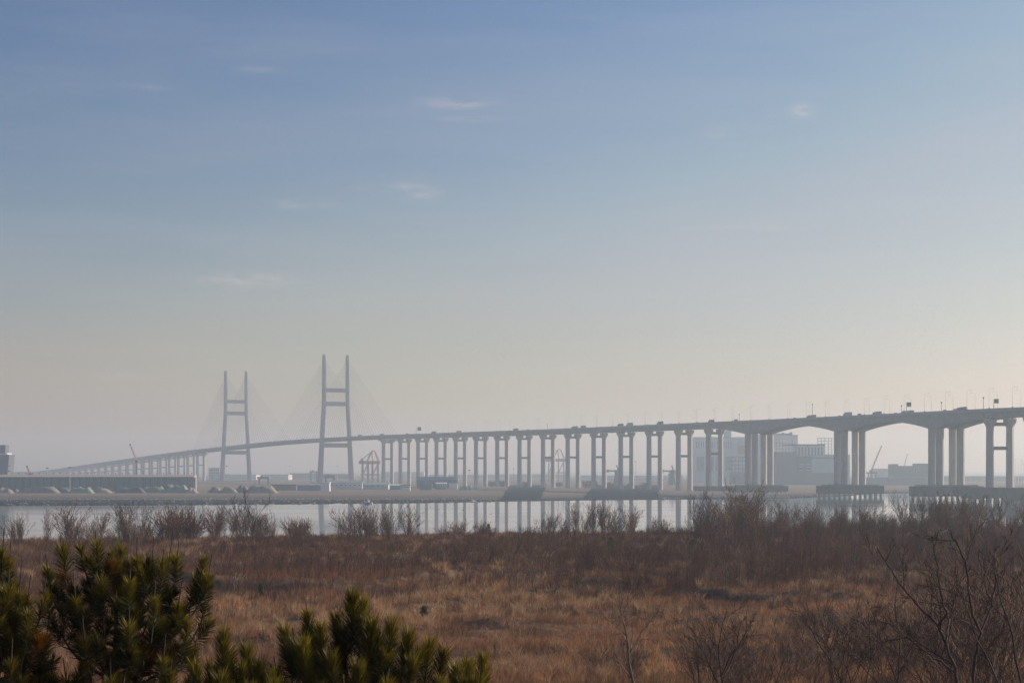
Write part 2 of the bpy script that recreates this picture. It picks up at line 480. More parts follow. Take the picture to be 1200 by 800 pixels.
# dark wet flats reaching back from the water's edge
def wet_flat(xt0, xt1, xb0, xb1, D0, D1):
    nx, ny = 26, 30; V = []
    for j in range(ny):
        D = D0 * (D1 / D0) ** (j / (ny - 1)); row = (1 / D0 - 1 / D) / (1 / D0 - 1 / D1)
        a, c = xb0 + (xt0 - xb0) * row, xb1 + (xt1 - xb1) * row
        for i in range(nx):
            px = a + (c - a) * i / (nx - 1) + (float(fbm(j / 3, i * .0, 7 + int(xt0))) - .5) * 3
            V.append(((px - 600) / F * D, D, float(shore_z(px, D)) + .30 + .1 * float(fbm(i / 3, j / 3, 2))))
    m = MB(); m.add(V, [(j * nx + i, j * nx + i + 1, (j + 1) * nx + i + 1, (j + 1) * nx + i) for j in range(ny - 1) for i in range(nx - 1)])
    tag(m.build('wet_mud', M['embank'], origin=V[0], smooth=True), kind='structure')
wet_flat(598, 641, 588.5, 634, 1222, 2250)
wet_flat(697, 771.5, 684, 772, 1262, 2250)

# far low hills, almost lost in the haze
hm = MB()
hx = np.linspace(-2600, 2600, 90)
hz = 6 + 14 * fbm(hx / 420, hx * 0, 31, 4) + 8 * np.exp(-((hx - 1500) / 500) ** 2)
rows_ = [[(x, 8300, 3) for x in hx], [(x, 8600, z) for x, z in zip(hx, hz)], [(x, 9200, z * .9) for x, z in zip(hx, hz)], [(x, 9300, 3) for x in hx]]
hm.loft(rows_, cap=False, closed=False)
M['hill'] = mat('hill_scrub', (.07, .08, .06), .95, .2, .01, coord='World')
tag(hm.build('hills', M['hill'], origin=(0, 8300, 3), smooth=True), kind='structure')

# ------------------------------------------------------------------ haze: the air itself
HZ = MB(); HZ.obox((-3450, -70, -4.2), (6900, 0, 0), (0, 9520, 0), (0, 0, 195.2))
hmat = bpy.data.materials.new('haze_air'); hmat.use_nodes = True
hn, hl = hmat.node_tree.nodes, hmat.node_tree.links
hn.remove(hn['Principled BSDF'])
pv = hn.new('ShaderNodeVolumePrincipled')
pv.inputs['Color'].default_value = (.645, .82, .985, 1)
pv.inputs['Absorption Color'].default_value = (.36, .36, .36, 1)
pv.inputs['Density'].default_value = .00027
pv.inputs['Anisotropy'].default_value = .40
hl.new(pv.outputs[0], hn['Material Output'].inputs['Volume'])
haze = HZ.build('haze', hmat, origin=(0, 4690, -4.2))
tag(haze, kind='stuff', label='pale grey haze hanging over the bay', cat='haze')

# ------------------------------------------------------------------ bridge line
P_ = [5.42102450, 2023.56547, 2.71047036, .0228965045, -.00377856452, .978463464, -.699509589, -.0396297051]
_g = np.arange(-3000, 1801, 5.)
_t = (_g - 600) / 1000
_th = P_[2] + P_[3] * _t + P_[4] * _t ** 2 + P_[5] * _t ** 3 * (_t > 0) + P_[6] * (_t > 0) * _t ** 4 + P_[7] * np.maximum(-1, np.minimum(0, _t + 1.1))
_X = np.cumsum(np.sin(_th) * 5); _Y = np.cumsum(np.cos(_th) * 5)
_i0 = int(np.argmin(abs(_g - 600)))
_X = _X - _X[_i0] + P_[0]; _Y = _Y - _Y[_i0] + P_[1]
_px = 600 + F * _X / _Y
_prof = [(40, 553.2), (60, 551), (120, 542.6), (180, 534.2), (237, 526.6), (277, 522.7), (325, 517.2), (375, 513.9), (437, 510.4), (512, 507.8), (600, 504.9), (673.7, 502.2),
         (760, 498.4), (853.7, 494.3), (900, 492.2), (960, 489.7), (1040, 485.7), (1133.7, 481), (1200, 477.8), (1300, 473.5)]
_z = CAMH + (HOR - np.interp(_px, [q[0] for q in _prof], [q[1] for q in _prof])) * _Y / F
_z = np.where(_px < 40, np.maximum(8, 18 + (_px - 40) * .12), _z)
for _k in range(3): _z = np.convolve(np.pad(_z, 14, mode='edge'), np.ones(29) / 29, 'valid')
def B(s):
    "centre of the parapet line, tangent towards the near end, normal towards the camera's side"
    X, Y, th, z = (float(np.interp(s, _g, q)) for q in (_X, _Y, _th, _z))
    return Vector((X, Y, z)), Vector((math.sin(th), math.cos(th), 0)), Vector((math.cos(th), -math.sin(th), 0))
def s_at_px(px): return float(np.interp(px, _px, _g))
PAR = 1.25      # parapet above the road
def girder_depth(s):
    d = 3.1
    for a in (1125, 1290, 1455):
        for lo, hi in (((a - 82.5), a), (a, a + 82.5)):
            pass
    for pier, l, r in ((1125, 85, 82.5), (1290, 82.5, 82.5), (1455, 82.5, 85)):
        if pier - l <= s <= pier + r:
            u = (pier - s) / l if s < pier else (s - pier) / r
            u = max(0, u - .04) / .96
            d = 3.4 + 6.0 * (1 - u) ** 1.9
    return d

root_loc, _, _ = B(0); root_loc.z = 0
bridge = empty('bridge', root_loc, 'long pale concrete bridge with two cable stayed towers and arched spans at right', 'bridge')

def sweep(name, s0, s1, prof, m, step=10, parent=bridge):
    mb = MB(); rings = []
    n = max(2, int(math.ceil((s1 - s0) / step)) + 1)
    for s in np.linspace(s0, s1, n):
        c, t, nn = B(s)
        rings.append([c + nn * a + Vector((0, 0, b)) for a, b in prof(s)])
    mb.loft(rings)
    return mb.build(name, m, parent, origin=tuple(B((s0 + s1) / 2)[0]))
HW = 15.7
SEGS = [(-2470, -670), (-670, 200), (200, 1040), (1040, 1540), (1540, 1760)]
for k, (a, b) in enumerate(SEGS):
    e = .05
    sweep('deck', a + e, b - e, lambda s: [(-HW, -PAR), (-HW, -PAR - .55), (-11, -PAR - 1.0), (11, -PAR - 1.0), (HW, -PAR - .55), (HW, -PAR)], M['deck_concrete'])
    for sg in (1, -1):
        sweep('parapet', a + e, b - e, lambda s: [(sg * (HW + .03), -PAR - .7), (sg * (HW + .03), 0), (sg * (HW - .32), 0), (sg * (HW - .45), -PAR + .004), (sg * (HW - .45), -PAR - .5)] if sg > 0
              else [(sg * (HW - .45), -PAR - .5), (sg * (HW - .45), -PAR + .004), (sg * (HW - .32), 0), (sg * (HW + .03), 0), (sg * (HW + .03), -PAR - .7)], M['deck_concrete'])
    sweep('median_barrier', a + e, b - e, lambda s: [(-.3, -PAR + .005), (-.12, -PAR + .9), (.12, -PAR + .9), (.3, -PAR + .005)], M['concrete'])
    for sg in (1, -1):
        lo, hi = sorted((sg * .7, sg * 15.1))
        sweep('roadway', a + e, b - e, lambda s: [(lo, -PAR + .006), (lo, -PAR - .2), (hi, -PAR - .2), (hi, -PAR + .006)], M['asphalt'])
    if k == 1:      # composite deck of the cable stayed part
        for sg in (1, -1):
            sweep('edge_girder', a + e, b - e, lambda s: [(sg * 14 - .9, -PAR - .8), (sg * 14 - .9, -PAR - 3.3), (sg * 14 + .9, -PAR - 3.3), (sg * 14 + .9, -PAR - .8)], M['concrete_dark'])
        mb = MB()
        for s in np.arange(a + 10, b - 5, 14):
            c, t, nn = B(s)
            mb.obox(c - nn * 13.1 - t * .3 + Vector((0, 0, -PAR - 2.9)), nn * 26.2, t * .6, Vector((0, 0, 1.9)))
        mb.build('floor_beam', M['concrete_dark'], bridge)
    else:
        off = 7.4 if k == 3 else 6.3
        for sg in (1, -1):
            sweep('box_girder', a + e, b - e, lambda s: [(sg * off - 4.3, -PAR - .93), (sg * off - 3.5, -PAR - .9 - girder_depth(s)), (sg * off + 3.5, -PAR - .9 - girder_depth(s)), (sg * off + 4.3, -PAR - .93)],
                  M['deck_concrete'], step=4 if k == 3 else 10)

def octring(c, t, n, wt, wl, ch):
    a, b = wt / 2, wl / 2
    pts = [(a - ch, b), (a, b - ch), (a, -b + ch), (a - ch, -b), (-a + ch, -b), (-a, -b + ch), (-a, b - ch), (-a + ch, b)]
    return [c + n * p + t * q for p, q in pts]
def xbeam(mb, c, t, n, half, z0, z1, wl):
    mb.obox(c - n * half - t * wl / 2 + Vector((0, 0, z0 - c.z)), n * 2 * half, t * wl, Vector((0, 0, z1 - z0)))

def slim_pier(s, zb, w=6.0, cap=None, big=False):
    c, t, n = B(s)
    zt = c.z - PAR - .9 - girder_depth(s) - .35
    base = Vector((c.x, c.y, zb))
    f = MB()
    if cap:
        f.box((c.x, c.y, cap[0]), (cap[2], cap[3], cap[1] - cap[0]), n, t)
        pier = f.build('pier', M['fender'] if cap[4] else M['concrete_dark'], bridge)
        for iu in np.linspace(-.45, .45, 9):
            for iv in (-.40, .40):
                q = c + n * cap[2] * iu + t * cap[3] * iv
                pl = MB(); pl.tube([(q.x, q.y, -2.5), (q.x, q.y, cap[0])], 1.1, 8); pl.build('pile', M['concrete_dark'], pier)
        zb = cap[1]
    else:
        f.box((c.x, c.y, zb - 1.2), (22, 9, 1.7), n, t)
        pier = f.build('pier', M['concrete_dark'], bridge)
        zb += .5
    for sg in (1, -1):
        q = c + n * sg * w
        ring = lambda z, wt, wl, ch, o=0: octring(Vector((q.x, q.y, z)) + n * o, t, n, wt, wl, ch)
        wt, wl = (4.8, 4.6)
        m = MB(); m.loft([ring(zb - .2, wt * 1.06, wl * 1.06, 1.95), ring(zt - 5.6, wt, wl, 1.95)])
        m.build('column', M['concrete'], pier)
        # flared head
        h = MB(); h.loft([ring(zt - 5.6, wt + .02, wl + .02, 1.95), ring(zt - 4.2, wt * 1.2, wl, 1.7), ring(zt - 2.2, wt * 1.6, wl * 1.0, 1.0), ring(zt - .15, wt * 1.68, wl * 1.0, .7)])
        h.build('pier_head', M['concrete'], pier)
        b = MB()
        for sx in (-1.6, 1.6):
            b.box(q + n * sx + Vector((0, 0, zt - .15 - q.z)), (1.1, 1.1, .55), n, t)
        b.build('bearing', M['concrete_dark'], pier)
    m = MB(); xbeam(m, c, t, n, w - 1.5, zt - 4.6, zt - 2.4, 1.8); m.build('crossbeam', M['concrete_dark'], pier)
    zm = zb + (zt - zb) * .57
    m = MB(); xbeam(m, c, t, n, w - 1.5, zm - 1.1, zm + 1.1, 1.6); m.build('crossbeam', M['concrete_dark'], pier)
    if big:
        m = MB(); xbeam(m, c, t, n, w + 6.2, zt - 1.6, zt - .1, 7.5); m.build('anchor_block', M['concrete'], pier)
    return pier

def haunch_pier(s, cap, w=7.4):
    c, t, n = B(s)
    f = MB(); f.box((c.x, c.y, cap[0]), (cap[2], cap[3], cap[1] - cap[0]), n, t)
    # bolted fender course round the cap
    pier = f.build('pier', M['fender'], bridge)
    r = MB()
    r.box((c.x, c.y, cap[1] + .002), (cap[2] - 6, cap[3] - 5, .9), n, t); r.build('cap_slab', M['concrete_dark'], pier)
    for iu in np.linspace(-.46, .46, 11):
        for iv in (-.42, 0, .42):
            q = c + n * cap[2] * iu + t * cap[3] * iv
            pl = MB(); pl.tube([(q.x, q.y, -2.5), (q.x, q.y, cap[0])], 1.0, 8); pl.build('pile', M['concrete_dark'], pier)
    zt = c.z - PAR - .9 - girder_depth(s)
    for sg in (1, -1):
        for st in (1, -1):
            q = c + n * sg * w + t * st * 6.2
            m = MB()
            m.loft([octring(Vector((q.x, q.y, cap[1] + .85)), t, n, 5.9, 3.6, 1.7), octring(Vector((q.x, q.y, zt + .3)), t, n, 5.9, 3.6, 1.7)])
            m.build('column', M['concrete'], pier)
    # diaphragm of the girder over the twin blades
    return pier

for k in range(15):
    s = 200 + 60 * k
    if k == 14: slim_pier(s, 0, cap=(2.0, 6.0, 34, 16, True))
    else: slim_pier(s, .9, big=(k == 0))
haunch_pier(1125, (2.2, 7.0, 44, 21))
haunch_pier(1290, (2.5, 8.4, 46, 22))
haunch_pier(1455, (2.7, 9.4, 44, 22))
slim_pier(1540, 0, w=6.6, cap=(2.7, 9.4, 44, 19, True))
slim_pier(1600, 0, w=6.6, cap=(2.7, 9.4, 40, 19, True))
slim_pier(1660, 0, w=6.6, cap=(2.7, 9.4, 40, 19, True))
for k in range(30):
    s = -670 - 60 * k
    slim_pier(s, .9, big=(k == 0))

# ---- pylons
Z = lambda v, z: Vector((v.x, v.y, z))
def pylon(s):
    c, t, n = B(s)
    deckz = c.z - PAR
    f = MB(); f.box((c.x, c.y, -1), (66, 26, 4.0), n, t)
    py = f.build('pylon', M['concrete_dark'], bridge)
    hw = lambda z: float(np.interp(z, [0, 64, 114, 184], [24.0, 20.7, 17.7, 17.5]))
    sz = lambda z: tuple(float(np.interp(z, [0, 60, 114, 184], q)) for q in ((6.8, 5.4, 4.9, 4.4), (8.5, 7.4, 6.6, 5.6)))
    for sg in (1, -1):
        m = MB(); rings = []
        for z in (2.9, 30, 54, 64, 90, 112, 118, 150, 180):
            a, b = sz(z)
            rings.append(octring(Z(c, z) + n * sg * hw(z), t, n, a, b, 1.0))
        m.loft(rings); m.build('pylon_leg', M['pylon'], py)
        cp = MB(); a, b = sz(184)
        cp.loft([octring(Z(c, 180.02) + n * sg * hw(184), t, n, a * 1.04, b * 1.04, .9), octring(Z(c, 182.4) + n * sg * hw(184), t, n, a * .9, b * .8, .8), octring(Z(c, 184.2) + n * sg * hw(184), t, n, 1.6, 1.6, .4)])
        cp.build('leg_cap', M['pylon'], py)
    for z0, z1, wl in ((130.4, 136.0, 5.0), (111.0, 117.0, 5.4), (deckz - 12.2, deckz - 6.2, 6.2)):
        m = MB(); xbeam(m, c, t, n, hw(z0) - 1.9, z0, z1, wl); m.build('crossbeam', M['pylon'], py)
    return py
pylon(0); pylon(-470)
# ---- stays: 18 a fan, two fans a plane, two planes a tower
stays = []
for sp, fans in ((0, ((1, 196), (-1, 228))), (-470, ((1, 228), (-1, 196)))):
    for sd, reach in fans:
        for side in (1, -1):
            for k in range(18):
                u = k / 17
                stays.append((sp, sd, side, 176 - 34 * (1 - u) , 16 + (reach - 16) * u))
order = sorted(range(len(stays)), key=lambda q: (stays[q][0] != 0, stays[q][2] < 0, q))
rest = MB()
for rank, qi in enumerate(order):
    sp, sd, side, zt, ds = stays[qi]
    c, t, n = B(sp)
    hw = float(np.interp(zt, [114, 184], [17.7, 17.5]))
    p0 = Z(c, zt) + n * side * hw + t * sd * 2.4
    c2, t2, n2 = B(sp + sd * ds)
    p1 = c2 + n2 * side * (HW + .2) + Vector((0, 0, -PAR + .2))
    if rank < 100:
        m = MB(); m.tube([p0, p1], .12, 5); m.build('stay_cable', M['cable'], bridge)
    else:
        rest.tube([p0, p1], .12, 5)
tag(rest.build('stay_cable', M['cable'], bridge), kind='stuff')
# ---- expansion: stay anchor outriggers on the deck edge
# ------------------------------------------------------------------ things on the bridge deck
def street_lamp(h=11.8):
    r = empty('street_lamp')
    m = MB(); m.tube([(0, 0, 0), (0, 0, h * .6), (0, 0, h)], [.095, .075, .06], 6); m.build('pole', M['lamp_paint'], r)
    m = MB(); m.tube([(0, 0, h - .1), (.5, 0, h + .35), (2.6, 0, h + .55)], [.075, .06, .05], 5); m.build('arm', M['lamp_paint'], r)
    m = MB(); m.box((2.9, 0, h + .42), (1.1, .36, .2)); m.build('lamp_head', M['lamp_paint'], r)
    m = MB(); m.box((0, 0, .002), (.6, .6, .5)); m.build('base', M['concrete_dark'], r)
    return r
def lamp_region(s):
    if s < 560: return 'above the thin piers right of the nearer tower'
    if s < 800: return 'above the middle run of slim twin piers'
    if s < 1040: return 'above the last slim piers before the arches'
    if s < 1125: return 'above the half arch before the first haunched pier'
    if s < 1290: return 'above the left wide arch'
    if s < 1455: return 'above the right wide arch'
    return 'above the rightmost spans at the picture edge'
proto = None
for s in np.arange(300, 1680, 35):
    for side in (1, -1):
        ss = s + (0 if side > 0 else 11)
        o = street_lamp() if proto is None else copy_tree(proto)
        if proto is None: proto = o
        c, t, n = B(ss)
        p = c + n * side * (HW - .15) + Vector((0, 0, .002))
        o.location = p
        d = -n * side
        o.rotation_euler = (0, 0, math.atan2(d.y, d.x))
        tag(o, 'thin street lamp on the %s parapet %s' % ('near' if side > 0 else 'far', lamp_region(ss)), 'street lamp', 'street lamps along the bridge')

def wheels(m, xs, w, r=.5):
    for x in xs:
        for y in (-w / 2 + .15, w / 2 - .15):
            m.tube([(x, y - .16, r), (x, y + .16, r)], r, 12)
def rbox(mb, x0, x1, w, z0, z1, inset=.0, top_in=0.0):
    "body with a narrower top"
    a = w / 2
    mb.loft([[(x0, -a, z0), (x1, -a, z0), (x1, a, z0), (x0, a, z0)],
             [(x0, -a, z0 + (z1 - z0) * .6), (x1, -a, z0 + (z1 - z0) * .6), (x1, a, z0 + (z1 - z0) * .6), (x0, a, z0 + (z1 - z0) * .6)],
             [(x0 + top_in, -a + inset, z1), (x1 - top_in, -a + inset, z1), (x1 - top_in, a - inset, z1), (x0 + top_in, a - inset, z1)]])
PAINT = {}
def paint(key, col):
    if key not in PAINT: PAINT[key] = mat('paint_' + key, col, .4, .04, .5)
    return PAINT[key]
def truck(L, H, cab, box, kind='box'):
    r = empty('truck')
    m = MB(); rbox(m, L / 2 - 2.3, L / 2, 2.4, .7, min(3.1, H - .2), .12, .15); c = m.build('cab', cab, r)
    g = MB(); g.obox((L / 2 - .03, -1.0, 1.9), (.05, 0, 0), (0, 2.0, 0), (0, 0, .75)); g.build('windscreen', M['glass'], c)
    m = MB()
    if kind == 'box': m.obox((-L / 2, -1.25, 1.1), (L - 2.5, 0, 0), (0, 2.5, 0), (0, 0, H - 1.1)); m.build('cargo_box', box, r)
    elif kind == 'flat':
        m.obox((-L / 2, -1.25, 1.1), (L - 2.5, 0, 0), (0, 2.5, 0), (0, 0, .35)); d = m.build('flatbed', box, r)
        g = MB(); g.obox((-L / 2 + .4, -1.1, 1.452), (L - 3.4, 0, 0), (0, 2.2, 0), (0, 0, H - 1.5)); g.build('load', M['steel'], d)
    else:
        m.loft([[(-L / 2 + (L - 2.6) * u, 1.2 * math.cos(a), 2.3 + 1.15 * math.sin(a)) for a in np.linspace(0, 2 * math.pi, 13)[:-1]] for u in (0, 1)]); m.build('tank', box, r)
    m = MB(); m.obox((-L / 2 + .2, -.5, .6), (L - 1, 0, 0), (0, 1.0, 0), (0, 0, .45)); m.build('chassis', M['rubber'], r)
    for x in ([L / 2 - 1.2, -L / 2 + 1.2, -L / 2 + 2.5] if L > 9 else [L / 2 - 1.2, -L / 2 + 1.4]):
        m = MB(); wheels(m, [x], 2.5); m.build('wheel', M['rubber'], r)
    return r
def car(L, H, body, name='car'):
    r = empty(name)
    m = MB(); hh = H * (.58 if name == 'car' else .55)
    rbox(m, -L / 2, L / 2, 1.8, .3, hh, .06, .12); b = m.build('body', body, r)
    m = MB()
    x0, x1 = (-L * .38, L * .22) if name == 'car' else (-L * .48, L * .32)
    m.loft([[(x0, -.85, hh - .01), (x1, -.85, hh - .01), (x1, .85, hh - .01), (x0, .85, hh - .01)], [(x0 + .45 * (name == 'car') + .05, -.68, H), (x1 - .6, -.68, H), (x1 - .6, .68, H), (x0 + .45 * (name == 'car') + .05, .68, H)]])
    m.build('cabin', M['glass'] if name == 'car' else body, r)
    for x in (L * .3, -L * .3):
        m = MB(); wheels(m, [x], 1.8, .33); m.build('wheel', M['rubber'], r)
    return r
dark, grey, whitep, bluep, redp, silver = paint('dark', (.05, .055, .06)), paint('grey', (.22, .24, .26)), paint('white', (.7, .7, .68)), paint('blue', (.08, .13, .26)), paint('red', (.3, .07, .05)), paint('silver', (.4, .41, .42))
VEH = [  # px, kind, length, height, paint, lateral, label
    (613, 't', 8.5, 3.6, dark, 9, 'dark box truck on the bridge, the leftmost vehicle above the middle slim piers'),
    (627, 'c', 4.6, 2.0, dark, 9, 'small dark van just right of a dark truck above the middle slim piers', 'van'),
    (683, 'f', 11, 3.4, dark, 9, 'dark flatbed truck left of two vehicles close together above slim piers'),
    (692.5, 't', 8, 3.6, dark, 9, 'dark box truck close behind a loaded flatbed above slim piers'),
    (736.6, 't', 8.5, 3.9, dark, 9, 'dark box truck just left of a paler and longer truck'),
    (747.5, 't', 10, 4.3, grey, 9, 'long grey box truck following a dark truck above slim piers'),
    (767.5, 'c', 4.6, 1.9, dark, 8, 'low dark car between the long grey truck and a tall box truck'),
    (783.4, 't', 9, 4.2, dark, 9, 'tall dark box truck above the pair of piers before the grey plant'),
    (795, 'c', 4.5, 1.9, dark, 8, 'low dark car following the tall dark box truck'),
    (827, 'c', 4.6, 2.1, dark, 9, 'small dark car above the last slim pier before the arches'),
    (844, 't', 6.5, 3.6, dark, 9, 'short dark truck where the slim piers end'),
    (873, 'c', 5.6, 2.9, dark, 9, 'dark round topped van above the first haunched pier', 'van'),
    (943, 'c', 4.7, 2.1, dark, 9, 'dark car near the crown of the left wide arch'),
    (958.7, 'c', 4.6, 2.5, dark, 9, 'dark van just left of the loaded flatbed above the left wide arch', 'van'),
    (963.7, 'f', 12, 3.5, dark, 9, 'dark flatbed truck with a low load above the left wide arch'),
    (996, 'c', 4.6, 2.0, grey, 9, 'grey car just left of a pale box truck above the middle haunched pier'),
    (1006, 't', 11, 4.1, silver, 9, 'pale silver box truck above the middle haunched pier'),
    (1020, 'c', 5.2, 2.6, dark, 9, 'dark van right of the pale silver box truck', 'van'),
    (1041.6, 'f', 11.5, 3.5, grey, 9, 'grey flatbed truck above the crown of the right wide arch'),
    (1063, 'c', 4.5, 1.9, dark, 9, 'low dark car between the grey flatbed and a long trailer truck'),
    (1078, 'f', 17, 3.0, dark, 9, 'very long low trailer truck beside the square sign on its pole'),
    (1122, 'c', 4.6, 2.2, dark, 9, 'dark car above the right haunched pier, left of the silver car'),
    (1134, 'c', 4.8, 2.5, silver, 9, 'silver van between two vehicles above the right haunched pier', 'van'),
    (1142.8, 'k', 11.5, 3.5, dark, 9, 'dark tank truck left of the rightmost slim pier'),
    (516.2, 't', 9.5, 3.6, dark, 9, 'dark truck just right of the leftmost square sign on the bridge'),
    (546, 'f', 10.5, 3.3, dark, 9, 'dark flatbed alone above the slim piers near the left square sign'),
    (485, 'c', 5, 2.6, dark, 9, 'dark van alone on the deck left of the leftmost square sign', 'van'),
    (455, 't', 8, 3.3, grey, 9, 'grey truck above the first slim pier right of the near tower'),
    (443, 'c', 4.6, 2.3, dark, 9, 'dark car second to the right of the near tower'),
    (429, 't', 8, 3.5, grey, 9, 'grey truck first to the right of the near tower'),
    (362, 'c', 4.6, 2.6, dark, 9, 'dark van on the cable stayed deck just left of the near tower', 'van'),
    (341, 'c', 4.6, 2.3, grey, 9, 'grey car on the main span midway between the towers'),
    (328, 'c', 4.8, 2.5, dark, 9, 'dark car on the main span closer to the far tower'),
    (226, 'c', 5, 2.8, dark, 9, 'dark van on the deck left of the far tower', 'van'),
]
for row in VEH:
    px, kd, L, H, pt, lat, lab = row[:7]
    cat = row[7] if len(row) > 7 else ('car' if kd == 'c' else 'truck')
    o = truck(L, H, pt if kd != 'f' else dark, pt, {'t': 'box', 'f': 'flat', 'k': 'tank'}[kd]) if kd != 'c' else car(L, H, pt, cat)
    s = s_at_px(px); c, t, n = B(s)
    o.location = c + n * lat + Vector((0, 0, -PAR + .008))
    d = t if random.random() < .0 else -t
    o.rotation_euler = (0, 0, math.atan2(d.y, d.x))
    tag(o, lab, cat, 'traffic on the bridge')

def sign_post(px, py, wpx, lab):
    s = s_at_px(px - 3); c, t, n = B(s)
    k = c.y / F
    zc = CAMH + (HOR - py) * k
    p = c + n * (HW - .15) + Vector((0, 0, .002))
    r = empty('road_sign', p, lab, 'road sign')
    sz = wpx * k
    m = MB(); m.tube([p, Vector((p.x, p.y, zc + sz * .5))], [.22, .16], 8); m.build('pole', M['steel'], r)
    ex = Vector((1, 0, 0))
    q = Vector((p.x, p.y, zc)) + ex * 3 * k
    m = MB()
    for dz in (-sz * .25, sz * .25): m.tube([Vector((p.x, p.y, zc + dz)), q + Vector((0, 0, dz))], .1, 6)
    m.build('arm', M['steel'], r)
    m = MB(); m.obox(q + Vector((-sz / 2, -.35, -sz / 2)), (sz, 0, 0), (0, .12, 0), (0, 0, sz)); pl = m.build('plate', M['sign_blue'], r)
    m = MB()
    for dz in (-sz * .3, 0, sz * .3): m.obox(q + Vector((-sz / 2, -.2, dz - .08)), (sz, 0, 0), (0, .1, 0), (0, 0, .16))
    m.build('rail', M['steel'], pl)
sign_post(1090, 474, 5.2, 'square dark road sign on a pole beside the long trailer truck')
sign_post(1196, 470, 5.2, 'square dark road sign on a pole at the right picture edge')
sign_post(505, 502.5, 4.2, 'square dark road sign above the slim piers near the left end of the run')
def camera_pole(px, h, lab, ball=True):
    s = s_at_px(px); c, t, n = B(s)
    p = c + n * (HW - .15) + Vector((0, 0, .002))
    r = empty('camera_pole', p, lab, 'camera pole')
    m = MB(); m.tube([p, p + Vector((0, 0, h))], [.2, .15], 6); m.build('pole', M['steel'] if ball else M['post'], r)
    m = MB()
    if ball: m.tube([p + Vector((0, 0, h - .3)), p + Vector((0, 0, h + .1)), p + Vector((0, 0, h + .5)), p + Vector((0, 0, h + .8))], [.3, .5, .5, .25], 8)
    else: m.box(p + Vector((0, 0, h)), (.7, .5, .9))
    m.build('housing', M['post'], r)
for px, h, lab, bl in ((1081, 4.6, 'short post with a dark round housing left of the square sign on the bridge', True), (1129.5, 5.2, 'short post with a dark round housing above the right haunched pier', True),
                       (1180.5, 6.5, 'short post with a dark round housing near the right picture edge', True), (973.6, 9.6, 'dark thick pole above the left wide arch beside the flatbed', False),
                       (657, 4.5, 'dark short post above the middle slim piers', False), (885.6, 5.0, 'dark short post above the first haunched pier', False)):
    camera_pole(px, h, lab, bl)

# ------------------------------------------------------------------ the port on the far shore
LZ = 1.7      # level of the port's ground
def blk(mb, x0, x1, ytop, D, depth, zbase=None, ybase=None, dx=0):
    "box whose front, D metres off, fills columns x0..x1 up to row ytop"
    k = D / F
    zb = LZ - .4 if zbase is None and ybase is None else (zbase if zbase is not None else CAMH - (ybase - HOR) * k)
    zt = CAMH - (ytop - HOR) * k
    mb.obox(((x0 - 600) * k, D, zb), ((x1 - x0) * k, 0, 0), (0, depth, 0), (0, 0, zt - zb))
    return (x0 - 600) * k, (x1 - 600) * k, zb, zt
def thing(name, D, px, lab, cat, z=LZ - .4, group=None):
    return empty(name, ((px - 600) / F * D, D, z), lab, cat, group)
def strips(x0, x1, y0, y1, D, rows_n, cols_n, m, parent, name='window', fw=.6, fh=.5, proud=.06):
    k = D / F
    mb = MB()
    for r in range(rows_n):
        for c in range(cols_n):
            cx = x0 + (x1 - x0) * (c + .5) / cols_n; cyy = y0 + (y1 - y0) * (r + .5) / rows_n
            w = (x1 - x0) / cols_n * fw * k; h = (y1 - y0) / rows_n * fh * k
            q = at(cx, cyy, D)
            mb.obox((q.x - w / 2, D - proud, q.z - h / 2), (w, 0, 0), (0, proud + .03, 0), (0, 0, h))
    return mb.build(name, m, parent)

# long causeway on short posts at the left
D = 1600.0; k = D / F
r = thing('causeway', D, 110, 'long low grey causeway with beige deck edge on many short posts behind the heaps', 'causeway')
q0 = at(-61, 559.1, D); q1 = at(229.6, 555.9, D + 9)
m = MB(); m.loft([[(x_, D - 1.0, q0.z), (x_, D - 1.0, q0.z + .5), (x_, D + 9, q1.z), (x_, D + 12, q1.z), (x_, D + 12, q0.z)] for x_ in (q0.x, q1.x)]); m.build('deck', M['beige'], r)
m = MB(); blk(m, -60, 229, 559.0, D + 2.2, 8); m.build('wall', M['shed_wall'], r)
for q in np.arange(-56, 229, 8.3):
    p = at(q, 558.95, D); m = MB(); m.box((p.x, p.y + .3, LZ - .4), (.75, 1.2, p.z - LZ + .4)); m.build('post', M['post'], r)
for q in np.arange(-51, 228, 8.1):
    p = at(q, 555.9, D + 9.4); m = MB(); m.box((p.x, p.y, p.z - .1), (.3, .3, 1.2)); m.box((p.x, p.y - .1, p.z + 1.1), (.9, .6, .55)); m.build('deck_lamp', M['post'], r)
# tower block at the left edge
D = 1900.0; k = D / F
r = thing('tower_block', D, 2, 'dark blue grey block with a narrower top storey at the left picture edge', 'building')
m = MB(); zb = LZ - .4; a = at(-34, 532.4, D); b = at(10.8, 532.4, D); c9 = at(8.6, 556, D)
m.loft([[(a.x, D, zb), (c9.x - 1, D, zb), (c9.x - 1, D + 22, zb), (a.x, D + 22, zb)], [(a.x, D, c9.z), (c9.x, D, c9.z), (c9.x, D + 22, c9.z), (a.x, D + 22, c9.z)], [(a.x, D, a.z), (b.x, D, a.z), (b.x, D + 22, a.z), (a.x, D + 22, a.z)]])
w_ = m.build('wall', M['tower_grey'], r)
m = MB(); m.obox(at(-20, 530.6, D) + Vector((0, 2, 0)), (25.6 * k, 0, 0), (0, 14, 0), (0, 0, 9.5 * k)); m.build('top_storey', M['tower_grey'], r)
m = MB(); m.obox(at(-30, 532.38, D) + Vector((0, 1, 0)), (38 * k, 0, 0), (0, 18, 0), (0, 0, 1.75 * k)); m.build('terrace', M['pale_grey'], r)
